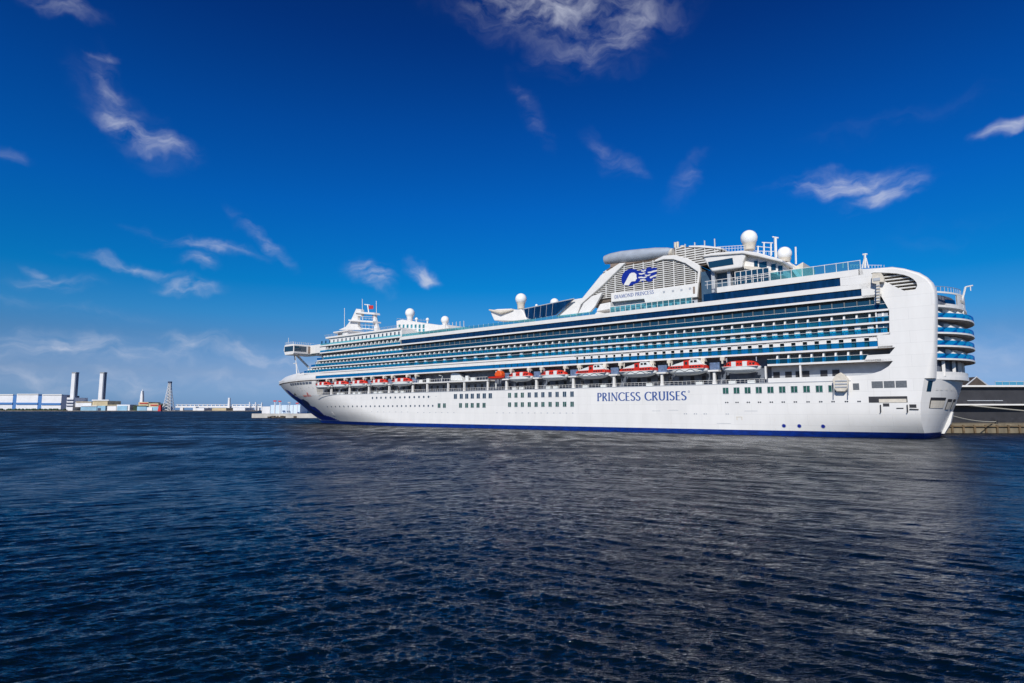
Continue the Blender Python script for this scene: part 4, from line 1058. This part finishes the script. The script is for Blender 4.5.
# recessed grey wall and windows under deck eight aft
mb = MB(); side_strip(mb, 9, 36, 14.0, 17.7, 3.2, .3); mb.build('recess_wall', GREY, ship)
for px in (776.5, 788.5, 799, 806, 824, 836):
    s = P(px, 374, 14.8)[0]; mb = MB(); mb.box(s - .8, s + .8, 14.8, 14.88, 14.4, 16.3); mb.build('window', DARK, ship)
mb = MB(); 
for px in (801.5, 766.5): s = side_s(px); mb.box(s - .2, s + .2, 17.2, 17.8, 14.4, 17.75)
build_split(mb, 'recess_column', WHITE, ship)
# aft tender platform with hanging gear
poly_part('accommodation_gear', [(833, 379.5), (836, 375), (841, 372.5), (845, 375.5), (848, 379), (848, 388), (845, 391.5), (837, 391.5), (834, 388)], 19, 18.1, 19.4, CREAM, bevel=.1)
mb = MB()
for py in (381, 384, 387): a, b = P(835, py, 19.5), P(847, py, 19.5); mb.box(b[0], a[0], 19.4, 19.55, a[1] - .15, a[1] + .15)
for px in (834, 848.5): a, b = P(px, 384, 19.2), P(px, 395.5, 19.2); mb.tube([(a[0], 19.3, a[1]), (b[0], 19.3, b[1])], .12, 5)
mb.build('gear_frame', GREY, ship)

# ------------------------------------------------------------------ promenade, davits
mb = MB()
for s in np.arange(37, 242, 1.25): mb.box(s, s + .05, ys(s) - .35, ys(s) - .28, 13.5, 14.55)
side_strip(mb, 37, 242, 14.5, 14.58, .28, .08); side_strip(mb, 37, 242, 14.0, 14.04, .28, .06)
mb.build('promenade_railing', WHITE, ship)
gaps = [(332.8 - 1.6), 349.4, 368.7, 389, 412.5, 506.3, 536.2, 573.2, 614, 662, 714.5]
for px in gaps:
    s = P(px, 385, 17.6)[0]; y = ys(s)
    mb = MB(); mb.prism([(s - .55, 13.5), (s + .55, 13.5), (s + .35, 14.4), (s + .3, 17.2), (s - .3, 17.2), (s - .35, 14.4)], 'y', y - 1.0, y - .3)
    mb.box(s - 1.5, s + 1.5, y - 1.6, y + .2, 16.9, 17.35)
    mb.build('davit_post', WHITE, ship)
    mb = MB(); mb.box(s - 1.35, s + 1.35, y - 1.9, y - .9, 17.35, 19.4); mb.build('winch_locker', mat('winch_blue_grey', (.12, .18, .30), .5, noise=.4, nscale=1.5), ship)
    for d_ in (-2.7, 2.7):
        mb = MB(); mb.box(s + d_ - .55, s + d_ + .55, y - 1.2, y + .5, 19.75, 20.7); mb.box(s + d_ - .2, s + d_ + .2, y + .1, y + .5, 18.9, 19.75)
        mb.build('davit_arm', CREAM, ship)
mb = MB()
for px in (339, 343, 355, 360, 376, 381, 397, 403, 515, 522, 549, 556, 586, 604, 650, 700, 733, 752): s = P(px, 388, 17)[0]; mb.box(s - .95, s + .95, 16.6, 17.5, 13.5, 14.25)
build_split(mb, 'promenade_locker', BOATW, ship)
# mid-ships open landing between the boat groups
mb = MB(); side_strip(mb, P(488, 382, 17.8)[0], P(411.5, 382, 17.8)[0], 16.9, 17.3, .1, 3.8, both=True); mb.build('embarkation_deck', WHITE, ship)
mb = MB(); s0_, s1_ = P(488, 382, 17.8)[0], P(411.5, 382, 17.8)[0]
for s in np.arange(s0_, s1_, 1.4): mb.box(s, s + .06, 17.7, 17.78, 17.3, 18.35)
mb.box(s0_, s1_, 17.7, 17.78, 18.3, 18.4)
for px in (427, 448, 464, 487.5): s = P(px, 385, 17.5)[0]; mb.box(s - .3, s + .3, 17.0, 17.6, 13.5, 16.95)
mb.build('landing_railing', WHITE, ship)
poly_part('landing_tent', [(450.5, 380.5), (451, 373.8), (454, 372.8), (459, 373.5), (461.5, 377), (462.5, 380.5)], 16.5, 14.5, 16.5, BOATW)
mb = MB()
for (px, w, h) in ((414, 2.2, 1.4), (420, 2.6, 1.2), (428, 1.6, 1.6), (467, 1.4, 1.9), (473, 2.2, 1.1)): s = P(px, 379, 16)[0]; mb.box(s - w / 2, s + w / 2, 15.4, 16.2, 17.3, 17.3 + h)
mb.tube([(P(441, 375, 16)[0], 16, 17.3), (P(443, 375, 16)[0], 16.2, 19.6), (P(441.5, 375, 16)[0], 17.4, 19.8)], .14, 5)
mb.tube([(P(496, 375, 17)[0], 17, 14), (P(496.5, 375, 17)[0], 17.2, 20.6)], .22, 6)
mb.build('landing_gear', BOATW, ship)
mb = MB()
for s in np.arange(48, 240, 3.4): mb.box(s - .55, s + .55, 13.7, 13.88, 14.3, 16.0)
build_split(mb, 'promenade_window', DARK, ship)

# ------------------------------------------------------------------ lifeboats
def boat_hull(L, w, z0, z1, n=17):
    rings = []
    for i in range(n):
        t = -1 + 2 * i / (n - 1); f = max(.06, (1 - abs(t) ** 3.2)) ** .6; k = z0 + (z1 - z0) * .45 * abs(t) ** 3.5
        rings.append([(t * L / 2, w * f, z1), (t * L / 2 * .985, w * f * .98, z0 + (z1 - z0) * .5 + (k - z0) * .4), (t * L / 2 * .95, w * f * .55, k + .12), (t * L / 2 * .94, 0, k),
                      (t * L / 2 * .95, -w * f * .55, k + .12), (t * L / 2 * .985, -w * f * .98, z0 + (z1 - z0) * .5 + (k - z0) * .4), (t * L / 2, -w * f, z1)])
    return rings
def make_lifeboat():
    root = empty('lifeboat'); L, w = 10.6, 1.75
    mb = MB(); mb.loft(boat_hull(L, w, 0, 1.75), closed=True); mb.build('hull', BOATW, root, smooth=True)
    mb = MB(); rings = []
    for i in range(15):
        t = -1 + 2 * i / 14; f = max(.05, 1 - abs(t) ** 4) ** .5; h = 1.75 + 1.55 * (1 - abs(t) ** 3.6) ** .7 * 1.0 + .02
        rings.append([(t * L * .48, w * f * .99, 1.77), (t * L * .48, w * f * .95, 1.77 + (h - 1.77) * .55), (t * L * .475, w * f * .62, h - .12), (t * L * .475, 0, h), (t * L * .475, -w * f * .62, h - .12), (t * L * .48, -w * f * .95, 1.77 + (h - 1.77) * .55), (t * L * .48, -w * f * .99, 1.77)])
    mb.loft(rings, closed=True); mb.build('canopy', ORANGE, root, smooth=True)
    for x in (-1.5, 1.55):
        mb = MB(); mb.box(x - .62, x + .62, -w * 1.0, w * 1.01, 1.8, 3.0); mb.build('hatch', BOATW, root)
    mb = MB(); mb.box(-L * .46, L * .46, -w * 1.03, w * 1.03, 1.66, 1.8); mb.build('gunwale', BOATW, root, bevel=.05)
    mb = MB()
    for x in (-3.8, -3.0, 3.0, 3.8, -.4, .4): mb.box(x - .22, x + .22, -w * .97, w * .985, 2.25, 2.6)
    mb.build('window', BLACK, root)
    for x in (-4.1, 4.1):
        mb = MB(); mb.tube([(x, 0, 3.0), (x, 0, 4.1)], .12, 6); mb.build('fall', GREY, root)
    return root
def make_tender():
    root = empty('tender_boat'); L, w = 11.6, 2.0
    mb = MB(); mb.loft(boat_hull(L, w, 0, 1.6), closed=True); mb.build('hull', BOATW, root, smooth=True)
    mb = MB(); mb.prism([(-L*.47, 1.62), (L*.47, 1.62), (L*.42, 2.3), (-L*.42, 2.5), (-L * .46, 2.2)], 'y', -w * .93, w * .93); mb.build('side_band', ORANGE, root, bevel=.08)
    mb = MB(); mb.prism([(-L*.40, 2.45), (L*.40, 2.32), (L*.24, 2.9), (L*.10, 3.25), (.6, 3.4), (-1.2, 3.5), (-1.4, 3.85), (-3.6, 3.85), (-4.2, 3.2), (-L * .42, 2.5)], 'y', -w * .85, w * .85); mb.build('cabin', BOATW, root, bevel=.1)
    mb = MB(); mb.prism([(-1.15, 1.64), (.35, 1.64), (.35, 3.55), (-1.15, 3.72)], 'y', -w * .96, w * .96); mb.build('entrance', ORANGE, root)
    mb = MB()
    for x in (-4.2, -3.3, -2.4, -1.6, .9, 1.7, 2.5, 3.3, 4.0): mb.box(x - .28, x + .28, -w * .945, w * .945, 1.85, 2.2)
    mb.prism([(-3.5, 3.1), (-2.6, 3.1), (-2.6, 3.65), (-3.35, 3.65)], 'y', -w * .87, w * .87); mb.prism([(-2.3, 3.1), (-1.6, 3.1), (-1.6, 3.6), (-2.3, 3.6)], 'y', -w * .87, w * .87)
    mb.box(-.75, -.05, -w * .97, w * .97, 2.6, 3.3)
    mb.build('window', BLACK, root)
    mb = MB(); mb.tube([(x, w * 1.02, 1.2 - .25 * math.cos(x * 1.9)) for x in np.arange(-4.6, 4.7, .4)], .05, 4); mb.build('grab_line', BLACK, root)
    mb = MB(); mb.box(-L * .46, L * .46, -w * 1.02, w * 1.02, 1.5, 1.62); mb.build('gunwale', BOATW, root, bevel=.04)
    for x in (-4.9, 4.9):
        mb = MB(); mb.tube([(x, 0, 1.7), (x * .95, 0, 3.9)], .16, 6); mb.build('fall', CREAM, root)
    return root
def set_on_ship(o, s, y, z):
    p = ORI + s * D - y * B; o.location = (float(p[0]), float(p[1]), z); o.rotation_euler = (0, 0, ANG)
lb = make_lifeboat()
spots = [(316, 330.5, 'red-topped lifeboat nearest the bow, first of the row beside the bow shell'),
 (332.5, 348, 'red-topped lifeboat hanging second from the bow'),
 (350.5, 366.5, 'red-topped lifeboat in the middle of the five near the bow'),
 (371, 386.8, 'red-topped lifeboat hanging fourth from the bow'),
 (391.5, 411.5, 'red-topped lifeboat last of the forward five, just ahead of the open landing'),
 (508, 532, 'red-topped lifeboat just behind the small orange rescue boat'),
 (540, 567, 'red-topped lifeboat directly ahead of the three tenders'),
 (722, 760.5, 'largest looking red-topped lifeboat, hanging alone behind the three tenders')]
for i, (x0, x1, lab) in enumerate(spots):
    o = lb if i == 0 else copy_tree(lb)
    a, b = P(x0, 370, 19)[0], P(x1, 370, 19)[0]
    s = (a + b) / 2; set_on_ship(o, s, ys(s) + .4, 16.05); o.scale = ((a - b) / 10.6, 1, 1.03)
    tag(o, lab, 'lifeboat', 'lifeboats hanging along the ship side')
td = make_tender()
for i, (x0, x1, lab) in enumerate([(576.5, 608, 'white and red tender boat foremost of the three'), (620, 656, 'white and red tender boat in the middle of the three, above the hull lettering'), (667.5, 707, 'white and red tender boat aftmost of the three')]):
    o = td if i == 0 else copy_tree(td)
    a, b = P(x0, 370, 19)[0], P(x1, 370, 19)[0]; s = (a + b) / 2; set_on_ship(o, s, 18.4, 16.05); o.scale = ((a - b) / 11.6, 1, 1.12)
    tag(o, lab, 'tender boat', 'tenders hanging along the ship side')
rb = empty('rescue_boat')
mb = MB(); mb.loft(boat_hull(7.6, 1.25, 0, 1.0), closed=True); mb.build('hull', ORANGE, rb, smooth=True)
mb = MB(); mb.prism([(-3.3, 1.0), (-.4, 1.0), (.1, 1.6), (-.5, 2.5), (-1.3, 3.1), (-2.5, 2.9), (-3.3, 2.0)], 'y', -1.05, 1.05); mb.build('cabin', mat('bright_orange', (.75, .10, .012), .4), rb, bevel=.25)
mb = MB(); mb.box(-.42, -.1, -.8, .8, 1.9, 2.4); mb.build('windscreen', BLACK, rb)
mb = MB(); mb.box(.4, 3.3, -1.0, 1.0, .98, 1.15); mb.build('foredeck', BLACK, rb)
a, b = P(488.5, 374, 18)[0], P(505, 374, 18)[0]; set_on_ship(rb, (a + b) / 2, 18.2, 17.2)
tag(rb, 'small all-orange rescue boat beside the open landing amidships', 'rescue boat')

# ------------------------------------------------------------------ quay and terminal at right
mb = MB()
def W2(s, y): p = ORI + s * D - y * B; return (float(p[0]), float(p[1]))
c1 = W2(18.7, -21.5); c2 = W2(215, -21.5)
mb.prism([(c1[0], 178), (520, 178), (520, 330), (c2[0] + 60, c2[1] + 50), c2], 'z', -2, 2.6)
q = mb.build('quay', CONC, None); q['kind'] = 'structure'
mb = MB()
for i in range(34):
    x = 112 + i * 3.2
    mb.box(x, x + .5, 177.6, 177.95, -1, 2.3)
mb.box(100, 260, 177.5, 177.99, 1.75, 2.05)
o = mb.build('quay_fendering', mat('stained_timber', (.16, .11, .06), .9, noise=.5, nscale=1)); tag(o, 'stained timber piles along the quay face at right of the stern', 'quay fender')
bl = empty('bollard', (138.5, 178.8, 2.6)); mb = MB(); mb.lathe((0, 0, 0), [(.5, 0), (.32, .25), (.3, .7), (.55, .8), (.5, 1.0)], 14); mb.build('post', BLACK, bl, smooth=True)
tag(bl, 'short black bollard on the quay edge right of the stern', 'bollard')
tb = empty('terminal_building', (120, 192, 2.6))
def tpart(name, x0, x1, y0, y1, z0, z1, m, dx=0):
    mb = MB(); mb.box(x0 - 120, x1 - 120, y0 - 192, y1 - 192, z0 - 2.6, z1 - 2.6); return mb.build(name, m, tb)
tpart('wall', 118, 420, 193, 260, 2.6, 13.6, TERM)
tpart('roof_edge', 132, 420, 191.6, 262, 13.6, 14.1, WHITE)
tpart('canopy_edge', 118, 420, 190.2, 193, 7.9, 8.35, WHITE)
tpart('upper_strip', 141, 152, 192.8, 193, 9.3, 9.5, GREY)
for i in range(28): tpart('window_bay', 120 + i * 4.2, 122.8 + i * 4.2, 192.85, 193, 8.6, 9.2, DARK)
tpart('base_recess', 118, 420, 192.7, 193, 2.6, 4.2, DARK)
mb = MB(); 
a = far(963, 386, 205); b = far(974, 377, 205); c = far(986, 386, 205)
mb.prism([(a[0] - 120, a[2] - 2.6), (b[0] - 120, b[2] - 2.6), (c[0] - 120, c[2] - 2.6)], 'y', 12, 30); mb.build('gable', mat('brown_deck_wood', (.06, .045, .035), .7, noise=.3, nscale=.5), tb)
mb = MB(); mb.tube([(a[0] - 120, 11.9, a[2] - 2.6), (b[0] - 120, 11.9, b[2] - 2.6), (c[0] - 120, 11.9, c[2] - 2.6)], .22, 5)
mb.build('gable_edge', GREY, tb)
mb = MB()
for i in range(60): mb.box(31 + i * 2.2, 31.08 + i * 2.2, 2, 2.1, 11.5, 12.8)
mb.box(31, 160, 2, 2.1, 12.7, 12.85); mb.box(31, 160, 2.04, 2.08, 11.7, 12.6, 1)
mb.build('roof_railing', [GREY, RAILT], tb)
tag(tb, 'long dark terminal building with white roof edge behind the quay', 'terminal building')
# mooring line from the stern
def rope(name, a, b, sag, r, label):
    mb = MB(); pts = []
    for i in range(21):
        t = i / 20; pts.append((a[0] + (b[0] - a[0]) * t, a[1] + (b[1] - a[1]) * t, a[2] + (b[2] - a[2]) * t - sag * 4 * t * (1 - t)))
    mb.tube(pts, r, 5); o = mb.build(name, ROPE); tag(o, label, 'mooring rope')
p_ = W2(-3.2, -4); rope('mooring_rope', (p_[0] + 1, p_[1], 7.6), (185, 180, 3.6), .35, .15, 'pale mooring rope running from the stern opening down to the right')
p_ = W2(0, -9); rope('mooring_rope', (p_[0], p_[1], 5.0), (138.5, 178.8, 3.2), .5, .14, 'short mooring rope from the stern to the bollard')

# ------------------------------------------------------------------ far shore
FY = 3500.0
def fx(px, Y=FY): return far(px, 410, Y)[0]
def fz(py, Y=FY, px=60): return far(px, py, Y)[2]
FWH = mat('far_white_wall', (.72, .72, .73), .7, noise=.12, nscale=.02)
FBL = mat('far_blue_wall', (.05, .17, .42), .7); FDK = mat('far_dark_wall', (.04, .06, .12), .7)
FTAN = mat('far_tan_wall', (.55, .45, .28), .8, noise=.3, nscale=.03); FLB = mat('far_light_blue', (.25, .45, .60), .7, noise=.3, nscale=.02)
FGR = mat('far_green', (.025, .05, .03), .9, noise=.5, nscale=.03); FRED = mat('far_red', (.5, .03, .03), .7); SAND = mat('far_shore_rock', (.22, .19, .15), .9, noise=.5, nscale=.03)
mb = MB(); mb.prism([(fx(-900), FY - 20), (fx(262), FY - 60), (fx(330), FY + 900), (fx(-900), FY + 1500)], 'z', -3, 3.5)
o = mb.build('shore', SAND); o['kind'] = 'structure'
def fbox(mb, x0, x1, y0, y1, depth=120, Y=FY, mi=0):
    mb.box(fx(x0, Y), fx(x1, Y), Y, Y + depth, min(fz(y1, Y), 3.0) if y1 > 409.5 else fz(y1, Y), fz(y0, Y), mi)
def building(name, x0, x1, y0, y1, m, label, cat, extra=None, depth=120, Y=FY, group=None):
    root = empty(name, (0, 0, 0)); mb = MB(); fbox(mb, x0, x1, y0, y1, depth, Y); mb.build('wall', m, root)
    for (nm, a, b, c, d, mm) in (extra or []):
        mb = MB(); fbox(mb, a, b, c, d, 6, Y - 4); mb.build(nm, mm, root)
    tag(root, label, cat, group); return root
building('warehouse', -14, 11.8, 394.8, 410, FWH, 'white warehouse cut by the left edge, blue lower wall', 'warehouse', [('lower_wall', -14, 11.8, 402.5, 404.5, FBL), ('roof_edge', -14, 11.8, 394.2, 395, WHITE)], 300, group='white and blue waterfront warehouses')
building('warehouse', 15.6, 37, 394.2, 410, FWH, 'white warehouse middle of three, between two blue gaps', 'warehouse', [('lower_wall', 15.6, 37, 402.6, 404.6, FBL), ('roof_edge', 15.6, 37, 393.8, 394.6, WHITE)], 300, group='white and blue waterfront warehouses')
building('warehouse', 41, 60.5, 394.6, 410, FWH, 'white warehouse nearest the twin chimneys with dark right end wall', 'warehouse', [('lower_wall', 41, 60, 403, 405, FBL), ('roof_edge', 41, 60.5, 394.2, 395, WHITE)], 120, group='white and blue waterfront warehouses')
mb = MB()
for i in range(150):
    x = fx(rng.uniform(-14, 66), FY - 14); r_ = rng.uniform(4, 9); c_ = (x, FY - 14 + rng.uniform(-4, 4), 3.5)
    mb.lathe(c_, [(r_ * .6, 0), (r_, r_ * .5), (r_ * .8, r_ * 1.0), (r_ * .2, r_ * 1.35)], 6)
o = mb.build('shore_shrubs', FGR); tag(o, 'low dark green shrubs along the shore in front of the warehouses', 'shrubs', kind='stuff')
building('stair_block', 11.9, 15.5, 395.2, 410, FBL, 'blue block joining the left and middle warehouses', 'building', depth=280)
building('stair_block', 37.1, 40.9, 395.8, 410, FBL, 'blue block joining the middle and right warehouses', 'building', depth=280)
building('end_block', 60.6, 66, 395.5, 410, FDK, 'dark building between the right warehouse and first chimney', 'building', depth=100)
building('power_house', 66, 72.5, 397.5, 410, FWH, 'low white plant with dark floors at the foot of the first chimney', 'building', [('floor_band', 66, 72.5, 399.5, 400.7, FDK), ('floor_band', 66, 72.5, 402.5, 403.7, FDK), ('floor_band', 66, 72.5, 405.5, 406.5, FDK)])
for (xb, label) in ((72.2, 'tall white chimney closest to the white warehouses'), (100.4, 'tall white chimney rising from the cream power house')):
    root = empty('chimney', (fx(xb, FY + 30), FY + 30, 0)); h = fz(372.6, FY); w = 11.0
    mb = MB(); mb.prism([(-w, 0), (w * .98, 0), (w * .84, h), (-w * .86, h)], 'y', -12, 12)
    mb.build('shaft', FWH, root)
    mb = MB(); mb.prism([(w * .99, 0), (w * 1.42, 0), (w * 1.32, h + 2), (w * .86, h + 2)], 'y', -10, 12); mb.build('shaded_face', mat('far_shade_grey', (.16, .19, .25), .7), root)  # dark strip on the right flank: the shaft's shaded face, put in as colour
    mb = MB(); mb.box(-w * .9, w * 1.4, -13, 13, h - 3, h + 4); mb.build('cap', mat('far_grey', (.25, .27, .30), .7), root)
    tag(root, label, 'chimney', 'pair of tall chimneys')
building('power_house', 92, 107, 400.8, 410, FTAN, 'cream power house at the base of the second chimney', 'building', [('roof', 91, 108, 399.6, 400.8, FWH)])
building('shed', 75, 91, 402.2, 407, FWH, 'long low white shed between the two chimneys', 'shed', [('roof', 75, 91, 401.6, 402.4, FTAN)])
building('shed', 80.5, 96.5, 406.2, 410.6, FLB, 'pale blue waterside shed left of the second chimney foot', 'shed', [('roof', 80.5, 96.5, 405.6, 406.4, FWH)], Y=FY - 12)
building('shed', 97, 105, 405.8, 410.6, FLB, 'short blue waterside shed below the cream power house', 'shed', [('door', 97.5, 100, 408, 410.4, FDK)], Y=FY - 12)
building('hall', 106, 116, 405.6, 410.6, FWH, 'white hall at the right of the power house', 'building', [('roof', 105.5, 117, 404.8, 405.6, FTAN)])
building('hall', 116.5, 129.5, 404.6, 410.6, FWH, 'white hall with pale blue front left of the red tower base', 'building', [('front', 117, 127, 405.8, 409.6, FLB)], Y=FY - 10)
building('low_block', 133, 145, 405.6, 410.6, FGR, 'low green block right of the white halls', 'building', [('front', 137, 146, 406.6, 409.8, FLB)], Y=FY - 8)
building('low_block', 138, 148, 402.0, 406, FTAN, 'tan block under the slim white tower', 'building', [('band', 139, 147, 402.8, 403.6, FRED)])
building('low_block', 148.5, 158, 403.4, 408, FTAN, 'brown block between the slim tower and lattice tower', 'building', [('band', 150, 157, 404.6, 405.6, FRED)])
building('low_block', 146, 161, 407, 410.6, FLB, 'pale blue waterside block beside the red beacon', 'building', [('front', 147, 152, 407.4, 409.8, FWH)], Y=FY - 10)
root = empty('beacon', (fx(160, FY - 60), FY - 60, 0)); mb = MB(); mb.prism([(-9, 0), (9, 0), (6, fz(405, FY)), (-4, fz(405.5, FY))], 'y', -8, 8); mb.build('hull', FRED, root)
tag(root, 'bright red beacon block at the water below the lattice tower', 'beacon')
root = empty('observation_tower', (fx(141.3, FY + 80), FY + 80, 0)); h = fz(390.5, FY); mb = MB(); mb.prism([(-10, 0), (10, 0), (6.5, h * .75), (3, h), (-3, h), (-7, h * .75)], 'y', -8, 8); mb.build('shaft', FWH, root)
mb = MB(); mb.box(-1, 1, -1, 1, h, h + 10); mb.build('spire', FWH, root)
tag(root, 'slim white tower standing between the chimneys and lattice tower', 'tower')
root = empty('lattice_tower', (fx(168.3, FY + 40), FY + 40, 0)); h = fz(381.5, FY)
mb = MB()
def prof(t): return 19 * (1 - t) ** 1.35 + 5
LV = 10
for i in range(LV):
    t0, t1 = i / LV, (i + 1) / LV; a, b = prof(t0), prof(t1)
    for (sx, sy) in ((1, 1), (1, -1), (-1, 1), (-1, -1)): mb.tube([(a * sx, a * sy, h * t0), (b * sx, b * sy, h * t1)], 2.1, 4)
    for (p, q) in (((1, 1), (1, -1)), ((1, -1), (-1, -1)), ((-1, -1), (-1, 1)), ((-1, 1), (1, 1))):
        mb.tube([(a * p[0], a * p[1], h * t0), (b * q[0], b * q[1], h * t1)], 1.0, 4); mb.tube([(a * q[0], a * q[1], h * t0), (b * p[0], b * p[1], h * t1)], 1.0, 4)
mb.build('lattice', FWH, root)
mb = MB(); mb.box(-4.5, 4.5, -4.5, 4.5, 0, h * .97); mb.build('core', mat('far_grey', (.25, .27, .30)), root)
mb = MB(); mb.box(-8, 8, -8, 8, h - 8, h + 2); mb.build('top_platform', FDK, root)
tag(root, 'flared lattice chimney tower with dark top at the left of the bridge', 'tower')
# bridge
root = empty('harbour_bridge', (fx(215, FY + 250), FY + 250, 0)); X0 = fx(215, FY + 250); Yb = FY + 250
mb = MB(); a, b = fx(176, Yb) - X0, fx(262, Yb) - X0; mb.box(a, b, -8, 8, fz(407.6, Yb), fz(405.9, Yb)); mb.build('deck', FWH, root)
mb = MB()
for px in np.arange(178, 262, 4.2): x = fx(px, Yb) - X0; mb.box(x - 2, x + 2, -6, 6, fz(405.9, Yb), fz(404.4, Yb))
mb.box(a, b, -7, 7, fz(404.7, Yb), fz(404.3, Yb)); mb.build('parapet', FWH, root)
for px in (182, 195, 207, 229, 247, 258): x = fx(px, Yb) - X0; mb = MB(); mb.box(x - 9, x + 9, -7, 7, 0, fz(407.6, Yb)); mb.build('pier', FWH, root)
tag(root, 'long white bridge crossing the harbour between lattice tower and ship bow', 'bridge')
for (px, top, wd, lab) in ((228.8, 398.2, 7, 'tallest white tower on the bridge, at its middle'), (249.3, 402.2, 3, 'thin mast left of the last bridge pole'), (255.3, 402.4, 3, 'thin mast on the bridge nearest the ship'), (261.5, 402.8, 3, 'thin pole just right of the bridge end')):
    root = empty('bridge_tower', (fx(px, Yb - 20), Yb - 20, 0)); h = fz(top, Yb); mb = MB(); mb.prism([(-wd, 0), (wd, 0), (wd * .6, h), (-wd * .6, h)], 'y', -wd, wd); mb.build('shaft', FWH, root)
    mb = MB(); mb.box(-wd * .8, wd * .8, -wd * .8, wd * .8, h * .97, h * 1.02); mb.build('cap', FWH, root); tag(root, lab, 'tower')
building('far_block', 196, 204, 408, 410.8, FWH, 'tiny white block on the water under the bridge left part', 'building', Y=FY + 100)
building('far_block', 212, 226, 407.9, 410.8, FTAN, 'tiny tan block under the bridge middle', 'building', Y=FY + 100)
building('far_block', 233, 245, 407.8, 410.8, FWH, 'tiny white block right of the tallest bridge tower', 'building', Y=FY + 100)
# breakwater and white sheds left of the bow
BY = 520.0
mb = MB(); mb.prism([(fx(252, BY), BY), (fx(330, BY), BY - 6), (fx(330, BY), BY + 60), (fx(256, BY), BY + 40)], 'z', -2, fz(413.6, BY))
o = mb.build('breakwater', mat('pale_concrete', (.50, .48, .44), .9, noise=.3, nscale=.1)); tag(o, 'low pale concrete breakwater at the waterline ahead of the bow', 'breakwater')
mb = MB()
for i in range(26):
    px = 271 + i * 2; x = fx(px, BY); w_ = rng.uniform(.9, 1.7)
    c0 = (x, BY - 2 + rng.uniform(-1, 1)); zt = rng.uniform(.6, 1.9)
    mb.prism([(c0[0] + w_ * math.cos(t) * rng.uniform(.8, 1.2), c0[1] + w_ * math.sin(t)) for t in np.linspace(0, 5.2, 6)], 'z', -1, zt)
o = mb.build('rubble', mat('dark_rubble', (.10, .08, .06), .95, noise=.5, nscale=.5)); tag(o, 'dark rubble along the foot of the breakwater near the bow', 'rubble', kind='stuff')
building('shed', 262, 270, 406.5, 414, FWH, 'small pale shed on the breakwater, left end', 'shed', depth=14, Y=BY + 24)
root = building('shed', 270.5, 300, 405, 414, mat('pale_blue_shed', (.55, .66, .78), .7, noise=.1, nscale=.1), 'long pale blue shed on the breakwater beside the bow', 'shed', depth=20, Y=BY + 24)
mb = MB()
for px in (275, 281, 287, 293): x = fx(px, BY + 24); mb.box(x - .25, x + .25, BY + 23.7, BY + 24, 3.2, fz(405, BY + 24))
mb.build('wall_rib', GREY, root)
for px, top, lab in ((274.5, 400.2, 'red and white crane post at the left end of the pale shed'), (279.5, 400.5, 'red topped crane post second from the left on the breakwater'), (289, 401.8, 'slim grey mast on the breakwater near the bow'), (297, 402.5, 'red post on the breakwater closest to the bow')):
    root = empty('crane_post', (fx(px, BY + 12), BY + 12, fz(413.6, BY))); h = fz(top, BY) - fz(413.6, BY)
    mb = MB(); mb.tube([(0, 0, 0), (0, 0, h)], [.45, .25], 6); mb.tube([(0, 0, h * .55), (1.6, 0, h * .9)], .15, 5); mb.build('post', FWH if 'grey' not in lab else GREY, root)
    mb = MB(); mb.box(-1.2, 1.2, -.4, .4, h - 1.0, h); mb.build('head', FRED if 'red' in lab else GREY, root); tag(root, lab, 'crane post')
